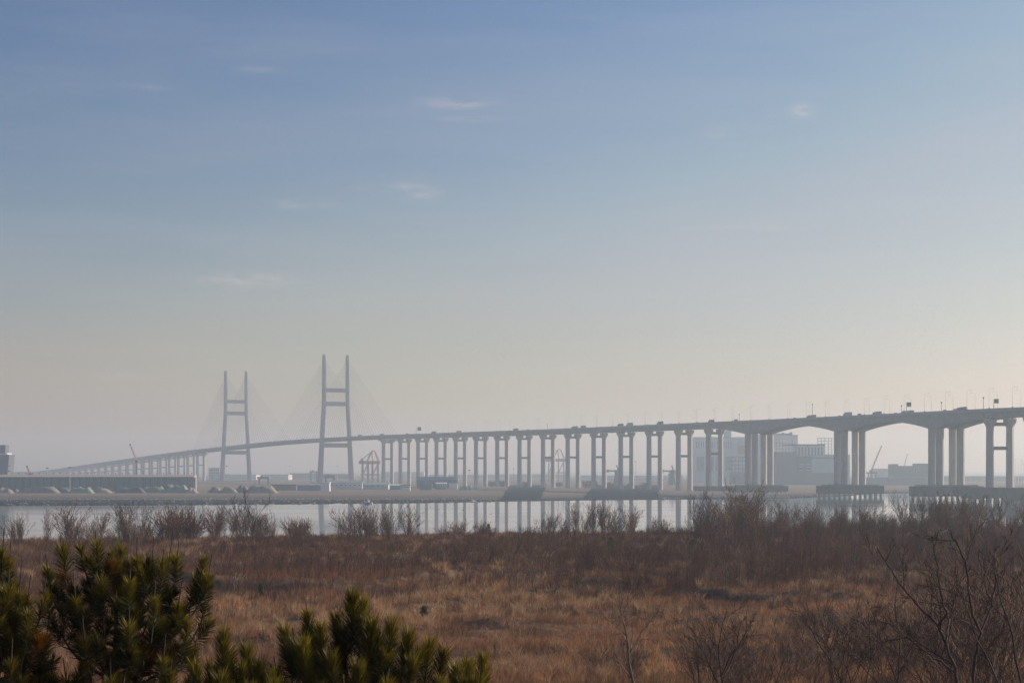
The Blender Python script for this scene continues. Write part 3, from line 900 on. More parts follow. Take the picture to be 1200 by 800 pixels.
for yy in (545.5, 551.5):
    m = MB(); q = at(9.6, yy, D); m.obox(q + Vector((-.5, 2, -.5)), (1.8, 0, 0), (0, 2, 0), (0, 0, 1.0)); m.build('balcony', M['post'], r)

# covered heaps
def heap(px0, px1, yt, yb, col, lab, D=None, seed=0, flat=.45):
    D = D or 1480
    k = D / F
    w = (px1 - px0) * k * 1.14; h = CAMH - (yt - HOR) * k - min(CAMH - (yb - HOR) * k, LZ) + .9
    cx = ((px0 + px1) / 2 - 600) * k
    z0 = min(CAMH - (yb - HOR) * k, LZ) - .9
    n, l = 28, 14
    V = []; 
    for j in range(l):
        for i in range(n):
            u = i / (n - 1) * 2 - 1; v = j / (l - 1) * 2 - 1
            ridge = max(0.0, min(1.0, (1 - abs(u)) / (1 - flat)))
            q = min(ridge, max(0, (1 - abs(v)) * 1.6))
            zz = h * (min(1, q)) * (.62 + .66 * float(fbm(u * 3.1 + seed * 3.3, v * 2.6, seed))) * (1 - .12 * float(vnoise(u * 9 + seed, v * 7, seed + 4)))
            V.append((cx + u * w / 2, D + v * 9 + 9, z0 + zz))
    m = MB(); m.add(V, [(j * n + i, j * n + i + 1, (j + 1) * n + i + 1, (j + 1) * n + i) for j in range(l - 1) for i in range(n - 1)])
    key = 'heap_%d' % seed
    mm = mat(key, col[0], .85, .2, .55, bump=.6, col2=col[1], coord='World')
    o = m.build('heap', mm, origin=(cx, D + 9, z0), smooth=True)
    tag(o, lab, 'heap', 'covered heaps on the far shore')
tan, grn, drk, pnk = ((.15, .18, .13), (.36, .29, .22)), ((.12, .24, .15), (.31, .34, .24)), ((.07, .085, .10), (.13, .145, .155)), ((.20, .16, .14), (.36, .29, .25))
HEAPS = [(-14, 12, 571.5, 578, pnk, 'pale pinkish heap cut by the left picture edge'), (8, 22, 572.8, 579.2, drk, 'small dark heap first from the left picture edge'),
         (17, 68, 570.4, 579.2, tan, 'long tan and green heap in front of the left end of the causeway'), (58, 82, 571.3, 578.2, drk, 'dark blue grey heap left of the light green one'),
         (78, 107, 570.9, 578.0, grn, 'light green covered heap by the tall lamp mast'), (103, 128, 570.9, 577, tan, 'mottled tan heap just right of the light green one'),
         (134, 168, 570.3, 577, drk, 'wide dark heap in the middle of the causeway front'), (163, 193, 570.2, 577, grn, 'pale green heap between two dark heaps'),
         (184, 204, 566.0, 575.5, drk, 'dark heap behind two green heaps near the causeway end'), (193, 219, 568.4, 576.7, grn, 'bright green heap near the right end of the causeway'),
         (214, 230, 571.4, 576.8, pnk, 'small pinkish heap at the right end of the causeway'), (241, 259, 570.4, 576.3, pnk, 'pinkish heap just left of the far tower foot'),
         (254, 277, 569.8, 576.4, tan, 'tan green heap at the far tower foot'), (273, 292, 568.8, 576.2, ((.17, .14, .14), (.24, .20, .18)), 'brown heap between the far tower legs'),
         (287, 322, 568.3, 576, tan, 'wide pale tan heap right of the far tower')]
for i_, h_ in enumerate(HEAPS):
    heap(*h_[:4], h_[4], h_[5], D=1470 + (10 if i_ % 2 else 0) + (24 if i_ == 8 else 0), seed=i_ + 1, flat=.55 if h_[1] - h_[0] > 25 else .3)

# light masts of the port
def mast(px, ytop, D, lab, head=True, r0=.35):
    zt = at(px, ytop, D).z; p = at(px, 560, D)
    r = empty('light_mast', (p.x, D, LZ - .4), lab, 'light mast', 'light masts of the port')
    m = MB(); m.tube([(p.x, D, LZ - .4), (p.x, D, zt)], [r0, r0 * .6], 8); m.build('pole', M['white'] if head else M['steel'], r)
    m = MB(); m.box((p.x, D, zt), (2.1, 1.2, .7)); m.build('lamp_head', M['post'], r)
    for dx in (-.7, .7):
        q = MB(); q.box((p.x + dx, D - .75, zt - .4), (.7, .5, .6)); q.build('floodlight', M['post'], r)
mast(55.5, 548.6, 1660, 'pale light mast rising behind the causeway left of the taller one')
mast(82, 547.8, 1585, 'pale light mast standing before the causeway, its foot by the green heap')
mast(395.2, 545.8, 2750, 'tall light mast between the near tower legs', r0=.4)
mast(339.5, 546.2, 3000, 'faint light mast between the two towers', r0=.4)
mast(550.0, 550.8, 1900, 'short light mast seen between slim piers above the teal sheets', r0=.3)
mast(744.5, 541, 2250, 'pale light mast right of a slim pier beyond the long wet flat', r0=.4)
mast(602, 549, 2500, 'thin faint mast far behind the slim piers left of the smaller wet flat', head=False, r0=.3)

# leaning cranes
def jib_crane(px0, y0, px1, y1, D, lab, m_=None, cab=True, w=1.0, base_y=None):
    m_ = m_ or M['crane_grey']
    p0, p1 = at(px0, y0, D), at(px1, y1, D)
    r = empty('crane', (p0.x, D, LZ - .4), lab, 'crane')
    up = (p1 - p0); L = up.length; d = up.normalized(); sdir = d.cross(Vector((0, 1, 0))).normalized()
    m = MB()
    for a in (-1, 1):
        for b in (-1, 1):
            o = sdir * a * w * .5 + Vector((0, b * w * .5, 0))
            m.tube([p0 + o, p1 + o * .35], .14 * w + .04, 4)
    nseg = int(L / (w * 1.6))
    for i in range(nseg):
        f0 = 1 - .65 * i / nseg; f1 = 1 - .65 * (i + 1) / nseg
        sg = 1 if i % 2 else -1
        for b in (-1, 1):
            m.tube([p0 + d * L * i / nseg + sdir * sg * w * .5 * f0 + Vector((0, b * w * .5 * f0, 0)), p0 + d * L * (i + 1) / nseg - sdir * sg * w * .5 * f1 + Vector((0, b * w * .5 * f1, 0))], .09 * w, 4)
    m.build('boom', m_, r)
    h = MB(); h.box(p1 + Vector((0, 0, -.5)), (1.4, 1.2, 1.4)); h.build('boom_head', M['crane_grey'], r)
    c = MB(); zb = LZ - .4
    c.box((p0.x, D, zb), (w * 1.3, w * 1.3, max(.5, p0.z - 1.2 - zb))); c.build('pedestal', m_, r)
    c = MB(); rbox(c, -w * 1.6, w * 1.2, w * 1.8, 0, w * 1.5, .1, .1)
    for i, q in enumerate(c.v): c.v[i] = (q[0] + p0.x, q[1] + D, q[2] + p0.z - 1.2)
    c.build('machinery_house', M['crane_grey'], r)
    if not cab: return r
    c = MB(); c.tube([p0 + Vector((-w * 2.3 * (1 if d.x > 0 else -1), 0, .8)), p1], .08, 4); c.build('pendant_line', M['cable'], r)
    return r
jib_crane(36, 556, 31.6, 546.5, 1680, 'pale pinkish crane jib leaning left behind the causeway', M['crane_pink'], cab=False, w=1.6)
jib_crane(160.5, 540, 152.5, 521, 1750, 'pink crane boom leaning left above the viaduct at the left', M['crane_pink'], w=1.1)
jib_crane(1021, 551.5, 1032.8, 523, 2300, 'tall dark crane boom leaning right under the right wide arch', M['crane_grey'], w=1.5)
jib_crane(1059, 549, 1063.2, 532.5, 2600, 'thin faint crane boom rising behind the dark hall under the right arch', M['crane_grey'], w=.9)
# crawler and deck under the tall boom
r = thing('work_platform', 2290, 1022, 'dark flat machine platform at the foot of the tall crane boom', 'platform')
m = MB(); blk(m, 1016.5, 1028, 553, 2290, 9, ybase=554.6); p_ = m.build('deck', M['crane_grey'], r)
m = MB()
for q in (1018, 1022, 1026): blk(m, q, q + .8, 554.7, 2291, 6)
m.build('legs', M['steel'], r)
r = thing('silo', 2265, 1024, 'small white domed silo beside the foot of the tall crane boom', 'silo')
m = MB(); q = at(1023.5, 559, 2265); m.tube([(q.x, 2265, LZ - .4), (q.x, 2265, 9.5), (q.x, 2265, 11.5), (q.x, 2265, 12.4)], [5, 5, 3.6, .6], 14); m.build('tank', M['pale_grey'], r, smooth=False)

# ship to shore container cranes
def gantry(px0, px1, y_beam, y_top, D, lab, m_, boom=(0, 0)):
    k = D / F; r = thing('container_crane', D, (px0 + px1) / 2, lab, 'container crane', group='harbour cranes')
    x0, x1 = (px0 - 600) * k, (px1 - 600) * k; zb = LZ - .4; z1 = CAMH - (y_beam - HOR) * k; zt = CAMH - (y_top - HOR) * k; w = x1 - x0
    dp = 20
    for yy in (D, D + dp):
        for f in (.08, .38, .62, .92):
            m = MB(); x = x0 + w * f; m.box((x, yy, zb), (1.5, 1.4, z1 - zb)); m.build('leg', m_, r)
    m = MB()
    for yy in (D, D + dp):
        m.obox((x0, yy - .8, zb + (z1 - zb) * .42), (w, 0, 0), (0, 1.6, 0), (0, 0, 1.6))
        for a, b in ((.08, .38), (.62, .92)):
            m.tube([(x0 + w * a, yy, zb + (z1 - zb) * .42), (x0 + w * b, yy, z1)], .55, 5)
    m.build('brace', m_, r)
    m = MB(); m.obox((x0 - w * .1 - boom[0] * k, D + 2, z1 + .003), (w * 1.15 + (boom[0] + boom[1]) * k, 0, 0), (0, dp - 4, 0), (0, 0, 4.6)); m.build('main_beam', m_, r)
    m = MB(); m.box((x0 + w * .06, D + dp / 2, z1 + 4.61), (w * .14, 8, 4.0)); m.build('machinery_house', m_, r)
    m = MB(); xa = x0 + w * .62
    for yy in (D + 3, D + dp - 3):
        m.tube([(xa - w * .28, yy, z1 + 4.6), (xa - w * .05, yy, zt - 2), (xa + w * .07, yy, zt), (xa + w * .16, yy, zt - 3), (xa + w * .30, yy, z1 + 4.6)], .75, 5)
        m.tube([(xa - w * .03, yy, zt - 2), (xa + w * .02, yy, z1 + 4.6)], .5, 5)
    m.build('apex_frame', m_, r)
    m = MB()
    for yy in (D + 4, D + dp - 4):
        m.tube([(xa, yy, zt - 1), (x0 - w * .05, yy, z1 + 4.6)], .3, 4); m.tube([(xa + w * .1, yy, zt - 1), (x1 + w * .02, yy, z1 + 4.6)], .3, 4)
    m.build('tie_bar', m_, r)
    return r
gantry(422.5, 444, 543.5, 527.5, 2650, 'reddish container crane with arched top right of the near tower', M['crane_red'])
gantry(641.5, 662.5, 540.5, 525.8, 3050, 'faint reddish container crane seen between slim piers above the smaller wet flat', M['crane_red'])
def yard_crane(px0, px1, yt, D, lab):
    k = D / F; r = thing('yard_crane', D, (px0 + px1) / 2, lab, 'yard crane', group='low yard cranes')
    x0, x1 = (px0 - 600) * k, (px1 - 600) * k; zb = LZ - .4; zt = CAMH - (yt - HOR) * k; w = x1 - x0
    for yy in (D, D + 10):
        for f in (.07, .93):
            m = MB(); m.box((x0 + w * f, yy, zb), (1.2, 1.1, zt - zb)); m.build('leg', M['crane_grey'], r)
    m = MB(); m.obox((x0 - .1 * w, D - 1, zt + .003), (w * 1.2, 0, 0), (0, 12, 0), (0, 0, 2.4)); m.build('beam', M['crane_grey'], r)
    m = MB(); m.box((x0 + w * .35, D + 5, zt + 2.41), (w * .2, 5, 1.8)); m.build('trolley', M['crane_grey'], r)
yard_crane(302.5, 314.5, 560.8, 2200, 'dark low yard crane behind the pale heap right of the far tower')
yard_crane(363.5, 371.5, 553.5, 2900, 'faint yard crane just left of the near tower')
yard_crane(380.5, 391.5, 559, 2250, 'dark low yard crane behind the white block')
def harbour_crane(px, yt, D, lab, w=1.0):
    k = D / F; q = at(px, yt, D); zb = LZ - .4; H = q.z - zb
    r = empty('harbour_crane', (q.x, D, zb), lab, 'harbour crane', 'harbour cranes')
    m = MB(); m.tube([(q.x, D, zb), (q.x, D, zb + H * .6)], [5.5 * w, 3.2 * w], 8); m.build('tower', M['crane_grey'], r)
    m = MB(); m.box((q.x, D, zb + H * .6 + .01), (7 * w, 6 * w, H * .16)); m.build('cab', M['crane_grey'], r)
    m = MB(); m.tube([(q.x + 1, D, zb + H * .77), (q.x - 1, D, zb + H)], [1.2 * w, .8 * w], 6); m.build('mast', M['crane_grey'], r)
    m = MB(); m.tube([(q.x - 3 * w, D, zb + H * .7), (q.x - 13 * w, D, zb + H * .72)], [1.2 * w, 1.0 * w], 6); m.build('boom', M['crane_grey'], r)
    m = MB(); m.box((q.x - 13 * w, D, zb + H * .62), (4 * w, 3, H * .16)); m.build('hopper', M['crane_grey'], r)
harbour_crane(723.5, 544.5, 2300, 'grey harbour crane with a hopper left of the pier above the long wet flat')
harbour_crane(788, 544.8, 2300, 'grey harbour crane on a pale base left of the grey plant')

# low buildings along the shore between the towers and the slim piers
def hall(name, x0, x1, yt, D, depth, m_, lab, roof=None, ridge=0, win=None, cat='building', ybase=None, parts=None):
    r = thing(name, D, (x0 + x1) / 2, lab, cat)
    m = MB(); X0, X1, zb, zt = blk(m, x0, x1, yt, D, depth, ybase=ybase); w = m.build('wall', m_, r)
    if roof is not None:
        m = MB(); o = .5
        if ridge:
            zr = zt + ridge
            m.loft([[(X0 - o, D - o, zt + .003), (X0 - o, D + depth / 2, zr), (X0 - o, D + depth + o, zt + .003)], [(X1 + o, D - o, zt + .003), (X1 + o, D + depth / 2, zr), (X1 + o, D + depth + o, zt + .003)]])
        else: m.obox((X0 - o, D - o, zt + .003), (X1 - X0 + 2 * o, 0, 0), (0, depth + 2 * o, 0), (0, 0, .7))
        m.build('roof', roof, r)
    if win: strips(*win[:2], *win[2:4], D, win[4], win[5], win[6], r, fw=win[7], fh=win[8])
    return r
hall('shed', 318, 347.2, 568.3, 1680, 18, M['brown_wall'], 'dull brown low shed left of the long blue container row', M['blue_grey'], 0)
for i_, q in enumerate(np.arange(347.8, 376, 4.05)):
    r = thing('container', 1660, q + 2, 'blue grey container in the long row left of the white block', 'container', group='row of blue grey containers')
    m = MB(); blk(m, q, q + 3.95, 568.0 + (.35 if i_ % 3 == 1 else 0), 1660, 2.5); c_ = m.build('body', M['blue_steel'], r)
    strips(q + .3, q + 3.7, 568.8, 574, 1660, 1, 5, M['shed_wall'], r, 'ribs', .35, .9)
hall('cabin_block', 376.2, 386, 565.6, 1600, 10, M['white'], 'small white block on the shore between the near tower legs', M['pale_grey'], 0, (376.6, 385.6, 566.5, 571.5, 2, 1, M['pale_grey'], .96, .1))
hall('warehouse', 386.5, 424.5, 565.5, 1800, 24, M['pale_grey'], 'long grey warehouse with a row of small dark windows right of the white block', M['shed_wall'], 2.2, (386, 424, 567.2, 569.4, 1, 7, M['glass'], .22, .55))
hall('warehouse', 425, 455, 567.6, 1760, 20, M['green_grey'], 'low pale green roofed shed at the foot of the first slim piers', M['green_roof'], 2.0, (428, 452, 568, 570.4, 1, 4, M['glass'], .2, .5))
hall('shed', 456.5, 470, 568.4, 1730, 10, M['blue_steel'], 'small blue grey shed left of the low white one', M['pale_grey'], 1)
hall('shed', 469.5, 480.5, 568.7, 1640, 8, M['white'], 'low white shed with a dark flat roof below the slim piers', M['blue_grey'], 0, (470, 480, 569.2, 571.4, 1, 6, M['glass'], .5, .5))
hall('warehouse', 488.5, 536, 562.3, 1900, 36, M['blue_grey'], 'dark warehouse with a long sloping roof behind the slim piers', M['shed_wall'], 3.5)
hall('shed', 492, 506, 567.8, 1700, 8, M['blue_grey'], 'dark blue grey shed in front of the long warehouse', M['blue_grey'], 0)
hall('shed', 511, 523, 566.5, 1720, 8, M['shed_wall'], 'grey shed in the middle of the long warehouse front', M['pale_grey'], 1.2, (511.5, 522.5, 567, 571, 2, 4, M['pale_grey'], .5, .4))
hall('shed', 526, 536, 566.9, 1730, 8, M['pale_grey'], 'pale grey shed at the right end of the long warehouse', M['shed_wall'], .8)
for q0, q1, yt, lab in ((539, 547, 568.3, 'teal covered stack beside the slim piers, the wider left one'), (548, 553, 567.7, 'teal covered stack in the middle of three'), (554, 560.5, 568.6, 'teal covered stack right of two others')):
    heap(q0, q1, yt, 571.8, ((.10, .32, .28), (.20, .44, .38)), lab, D=1700, seed=40 + int(q0), flat=.6)
# distant blocks
hall('building', 244.5, 257.6, 548.3, 3100, 30, M['pale_grey'], 'faint square grey block between the end piers and the far tower', M['pale_grey'], 0, (245, 257, 549, 562, 4, 5, M['blue_grey'], .5, .3))
hall('building', 258.5, 300, 556.3, 3600, 60, M['pale_grey'], 'faint low grey hall behind the far tower', M['shed_wall'], 0)
hall('building', 306, 338, 556.2, 3500, 60, M['pale_grey'], 'faint low pale hall just right of the far tower', M['blue_steel'], 0, (322, 336, 559, 564, 1, 3, M['white'], .5, .6))
hall('building', 340, 372, 554.6, 3700, 60, M['shed_wall'], 'faint low grey hall left of the near tower', M['shed_wall'], 0)
hall('building', 378, 412, 555.4, 3700, 60, M['blue_grey'], 'faint grey hall between the near tower legs', M['shed_wall'], 0)
hall('building', 446, 497, 553.2, 4100, 60, M['pale_grey'], 'faint pale hall far behind the first slim piers', M['shed_wall'], 0)
hall('building', 500, 580, 556.5, 4100, 60, M['shed_wall'], 'faint long low hall far behind the middle slim piers', M['shed_wall'], 0)
hall('building', 585, 668, 555.8, 4200, 60, M['shed_wall'], 'faint long low hall behind the smaller wet flat', M['shed_wall'], 0)
hall('building', 680, 726, 557.5, 3300, 60, M['pale_grey'], 'faint pale hall left of the grey harbour crane', M['shed_wall'], 0)
hall('building', 733, 800, 557.8, 3200, 60, M['pale_grey'], 'faint pale hall behind the long wet flat, right end', M['shed_wall'], 0)
hall('building', 784, 793.5, 555, 2310, 14, M['pale_grey'], 'small pale block under the harbour crane left of the plant', M['pale_grey'], 0)

# the grey plant behind the arches
pl = hall('plant_building', 812.5, 880, 512.5, 2750, 60, M['pale_grey'], 'huge hazy grey plant building behind the last slim piers', M['blue_steel'], 0, (815, 858, 516, 526, 1, 16, M['shed_wall'], .35, .8))
strips(815, 860, 534, 552, 2750, 1, 4, M['shed_wall'], pl, 'panel', .8, .9)
strips(820, 870, 553, 558, 2750, 2, 2, M['white'], pl, 'louvre', .8, .25)
m = MB(); blk(m, 864.5, 877, 522, 2749.8, .15, ybase=531.5); m.build('red_panel', M['red_cladding'], pl)
hall('plant_building', 850, 857, 504.8, 2760, 20, M['green_grey'], 'narrow pale green stair tower on top of the plant building', M['green_roof'], 0, ybase=513)
pl = hall('plant_building', 890, 935, 509.8, 2700, 50, M['pale_grey'], 'tall pale grey plant block right of the first haunched pier', M['blue_steel'], 0, (908, 930, 517, 531, 4, 6, M['shed_wall'], .4, .4))
m = MB(); blk(m, 893, 928.5, 507.6, 2705, 30, ybase=509.4); m.build('penthouse', M['blue_grey'], pl)
m = MB(); blk(m, 917, 919, 506.6, 2706, 8, ybase=507.7); blk(m, 926, 928.5, 506.2, 2706, 8, ybase=507.7); m.build('roof_vent', M['blue_grey'], pl)
# open steel frame with floors
r = thing('steel_frame', 2500, 866, 'open steel frame building with four bright floors left of the first haunched pier', 'frame building')
for i_, yy in enumerate((535.0, 539.5, 544.0, 548.5, 553)):
    m = MB(); blk(m, 856.5, 879, yy, 2500, 22, ybase=yy + .9); f_ = m.build('floor', M['blue_grey'], r)
    if i_ < 4: strips(858, 878, yy + 1.3, yy + 4, 2506, 1, 7, M['white'] if i_ % 2 == 0 else M['pale_grey'], f_, 'equipment', .5, .7)
for q in np.arange(857, 880, 4.3):
    for dd in (0, 21):
        m = MB(); blk(m, q, q + .7, 535, 2500.2 + dd, .8); m.build('column', M['blue_grey'], r)
m = MB(); blk(m, 856.6, 879, 554, 2501, 20); m.build('wall', M['blue_grey'], r)
# dark hall with a colonnade above it
r = hall('plant_hall', 909.5, 933.5, 530.0, 2320, 40, M['blue_grey'], 'dark blue grey plant hall under the left wide arch', M['blue_grey'], 0)
r = thing('plant_hall', 2335, 950, 'pale hall with a row of tall dark slots under the left wide arch', 'building')
m = MB(); blk(m, 933.6, 966, 520.6, 2335, 30, ybase=534.4); w_ = m.build('wall', M['pale_grey'], r)
strips(934.5, 965, 523.5, 534, 2335, 1, 8, M['blue_grey'], r, 'slot', .38, .95)
m = MB(); blk(m, 921, 966.5, 520.2, 2334, 33, ybase=521.8); m.build('roof_beam', M['blue_grey'], r)
m = MB(); blk(m, 933.7, 951, 534.4, 2335, 30); m.build('lower_wall', M['blue_grey'], r)
for q in (936.5, 944.5):
    for yy in (543.5, 546.5, 550.5):
        m = MB(); blk(m, q, q + 5, yy, 2334.8, .3, ybase=yy + .9); m.build('window', M['pale_grey'], r)
strips(921.5, 933, 522.5, 530, 2336, 2, 4, M['pale_grey'], r, 'railing', .3, .7)
r = hall('plant_hall', 951.2, 978.5, 536.8, 2330, 40, M['green_grey'], 'wide pale green grey hall beside the middle haunched pier', None, 0)
m = MB(); blk(m, 950.8, 978.9, 536.0, 2329, 42, ybase=537.2); m.build('roof_edge', M['blue_grey'], r)
m = MB(); blk(m, 951.4, 973, 532.0, 2336, 30, ybase=535.98); m.build('upper_wall', M['green_grey'], r)
m = MB(); blk(m, 973, 996, 532.4, 2336, 30); m.build('end_wall', M['green_grey'], r)
r = hall('plant_annex', 909, 979.5, 554.4, 2290, 22, M['blue_grey'], 'low dark annex running along the foot of the plant', M['blue_grey'], 0)
r = thing('scaffold', 2450, 966, 'open lattice scaffold block on the plant roof left of the middle haunched pier', 'scaffold')
for q in np.arange(958, 975, 4.1):
    for dd in (0, 12):
        m = MB(); blk(m, q, q + .8, 512.5, 2450 + dd, .9); m.build('upright', M['pale_grey'], r)
for yy in np.arange(513, 530, 3.3):
    m = MB()
    for dd in (-.3, 11.7): blk(m, 957.8, 975.4, yy, 2450 + dd, .25, ybase=yy + .7)
    m.build('rail', M['pale_grey'], r)
# dark notched hall under the right arch
r = thing('dock_hall', 2400, 1070, 'long dark notched hall with small lights under the right wide arch', 'building')
m = MB(); blk(m, 1048, 1096, 545.6, 2400, 40); w_ = m.build('wall', M['tower_grey'], r)
m = MB(); blk(m, 1048, 1052.5, 543.4, 2400.2, 39, ybase=545.6); blk(m, 1077, 1096, 542.8, 2400.2, 39, ybase=545.6); m.build('upper_wall', M['tower_grey'], r)
strips(1059, 1078, 547, 555, 2400, 3, 7, M['white'], w_, 'window', .14, .25)
hall('building', 1027, 1048, 549.4, 2650, 30, M['pale_grey'], 'pale faint hall between the tall crane boom and the dark notched hall', M['green_grey'], 0)
hall('quay_building', 1095, 1240, 558.2, 3000, 40, M['shed_wall'], 'low faint line of quay sheds behind the rightmost piers', M['shed_wall'], 0)
hall('quay_wall', 1012, 1092, 559.6, 2250, 12, M['shed_wall'], 'low grey quay wall below the dark notched hall', M['beige'], 0, cat='quay wall')
for i_, (px, yt) in enumerate(((1186.3, 541), (1190, 537), (1193.4, 539), (1196.6, 536.5), (1199, 538.5))):
    q = at(px, 560, 2500); zt = at(px, yt, 2500).z
    r = empty('sail_mast', (q.x, 2500, LZ - .4), 'thin mast in the cluster behind the rightmost pier', 'mast', 'masts at the right edge')
    m = MB(); m.tube([(q.x, 2500, LZ - .4), (q.x, 2500, zt)], [.4, .25], 6); m.build('pole', M['pale_grey'], r)
    m = MB(); m.box((q.x, 2500, zt - 6), (3, .3, .3)); m.build('spreader', M['pale_grey'], r)

# bushes on the port ground
def bush_blob(px, yt, D, w, lab):
    k = D / F; q = at(px, yt, D); H = q.z - LZ + .6; n = 700
    c = RNG.normal(0, 1, (n, 3)); c /= np.linalg.norm(c, axis=1)[:, None]; c *= RNG.random(n)[:, None] ** .4
    lob = (fbm(c[:, 0] * 2 + px, c[:, 2] * 2, int(px)) * .7 + .6)
    P = np.stack([q.x + c[:, 0] * w * k / 2 * lob, D + c[:, 1] * w * k / 3, LZ - .3 + (c[:, 2] * .5 + .5) * H * lob], 1)
    a = RNG.normal(0, .55, (n, 3)); b = RNG.normal(0, .55, (n, 3))
    V = np.stack([P, P + a, P + b], 1).reshape(-1, 3)
    V -= np.array([q.x, D, LZ - .4])
    me = np_mesh('bush', V, np.arange(n * 3), np.full(n, 3))
    tag(link('bush', me, M['hill'], None, (q.x, D, LZ - .4)), lab, 'bush', 'bushes by the bridge piers')
for px, yt, w, lab in ((576, 563.6, 10, 'dark bush left of a pair beyond the smaller wet flat'), (583, 562.6, 11, 'tall dark bush just left of a slim pier beyond the smaller wet flat'), (590, 562.4, 10, 'dark bush touching the slim pier beyond the smaller wet flat'),
                       (617, 564, 12, 'low dark bush in the middle behind the smaller wet flat'), (654, 565, 13, 'low dark bush between the two dark wet flats'), (688, 563.2, 14, 'dark bush left of the long wet flat'), (696, 563.6, 12, 'dark bush over the left top corner of the long wet flat'),
                       (714, 565.6, 12, 'low bush behind the long wet flat left of the harbour crane'), (738, 566, 12, 'low bush behind the long wet flat in its middle'), (757, 564.4, 14, 'brownish bush near the right end of the long wet flat')):
    bush_blob(px, yt, 2090 if px < 680 else 1880, w, lab)

# boats and birds on the water
def boat(px, py, L, lab, heading=0, D=None, cabin=True):
    D = D or F * CAMH / (py - HOR)
    x = (px - 600) / F * D
    r = empty('boat', (0, 0, 0), lab, 'boat')
    st = [(-.5, .30, .0), (-.3, .36, 0), (.1, .36, .02), (.35, .24, .08), (.5, .02, .16)]
    rings = []
    for u, w, rise in st:
        b_ = w * L * .42
        rings.append([(u * L, -b_, .12 * L + rise * L), (u * L, -b_ * .8, .0), (u * L, 0, -.05 * L), (u * L, b_ * .8, 0), (u * L, b_, .12 * L + rise * L)])
    m = MB(); m.loft(rings); m.build('hull', M['white'], r)
    m = MB(); m.obox((-.45 * L, -.12 * L, .12 * L), (.8 * L, 0, 0), (0, .24 * L, 0), (0, 0, .02 * L)); m.build('deck', M['boat_deck'], r)
    if cabin:
        m = MB(); rbox(m, -.1 * L, .2 * L, .22 * L, .14 * L, .36 * L, .02 * L, .03 * L); c = m.build('cabin', M['white'], r)
        m = MB(); m.obox((.17 * L, -.08 * L, .25 * L), (.035 * L, 0, 0), (0, .16 * L, 0), (0, 0, .07 * L)); m.build('window', M['glass'], c)
        m = MB(); m.tube([(-.02 * L, 0, .36 * L), (-.02 * L, 0, .55 * L)], .012 * L, 5); m.build('mast', M['steel'], r)
    r.location = (x, D, .02 * L); r.rotation_euler = (0, 0, heading)
boat(431.5, 588.8, 5.2, 'white boat with a small cabin on the water right of the near tower', rad(165), D=1098)
boat(366.5, 588.4, 3.0, 'small pale open boat by the far bank left of the near tower', rad(10), D=1100, cabin=False)
boat(554, 584.6, 2.9, 'small white boat at the far bank, left of a pair below the slim piers', rad(40), D=1166)
boat(557.3, 585.0, 2.6, 'small white boat at the far bank, right of a pair below the slim piers', rad(120), D=1160)
boat(573.5, 582.4, 1.6, 'tiny pale open boat on the mud left of the smaller wet flat', rad(20), D=1196, cabin=False)

def bird(px, py, D, span, lab, flying=False, heading=0):
    p = at(px, py, D)
    r = empty('bird', (0, 0, 0), lab, 'bird')
    L = span
    pts = [(-.5, .02, .06), (-.35, .10, .04), (-.05, .15, .02), (.2, .12, .05), (.32, .06, .13), (.42, .065, .17), (.5, .02, .16)]
    rings = [[(u * L, w * L * math.cos(a), z * L + w * L * .8 * math.sin(a)) for a in np.linspace(0, 2 * math.pi, 9)[:-1]] for u, w, z in pts]
    m = MB(); m.loft(rings); m.build('body', M['bird'], r, smooth=True)
    for sg in (1, -1):
        m = MB()
        if flying: q = [(.12, .1, .08), (.2, .45, .28), (.05, .95, .22), (-.1, .5, .2), (-.2, .1, .06)]
        else: q = [(.15, .12, .06), (.1, .17, .12), (-.2, .15, .14), (-.45, .06, .10), (-.1, .16, .03)]
        vs = [(a * L, sg * b * L, c * L) for a, b, c in q]; vs2 = [(a, b, c + .03 * L) for a, b, c in vs]
        m.loft([vs, vs2]); m.build('wing', M['bird'], r)
    m = MB(); m.tube([(.5 * L, 0, .16 * L), (.62 * L, 0, .14 * L)], [.02 * L, .005 * L], 5); m.build('beak', M['crane_pink'], r)
    r.location = p if flying else (p.x, F * CAMH / (py - HOR), 0.0)
    if not flying: r.location.x = (px - 600) / F * r.location.y
    r.rotation_euler = (0, 0, heading)
bird(485.5, 602.2, 760, .75, 'dark bird flying low over the water, upper of two', True, 2.6)
bird(487, 605.0, 760, .85, 'dark bird flying low over the water, lower of two', True, 2.9)
bird(514, 596.8, 0, 1.0, 'dark waterbird on the water between two slim pier reflections', False, .4)
bird(504.5, 593.8, 0, .8, 'dark waterbird nearest the far bank', False, 2.5)
bird(542.3, 597.3, 0, 1.1, 'dark waterbird swimming left of the pale backed one', False, 3.0)
bird(525.8, 597.6, 0, .7, 'smallest waterbird between two larger dark ones', False, 1)
bird(575.4, 602.2, 690, .9, 'dark bird with raised wings over the water near the bank', True, 1.3)
bird(386, 613, 600, .55, 'dark bird low over the water left of the tall bank shrubs', True, .8)
bird(265.6, 546.3, 900, 1.1, 'dark bird flying in front of the far tower', True, .2)
bird(812.5, 490.2, 1100, .9, 'dark bird flying above the bridge deck', True, .9)

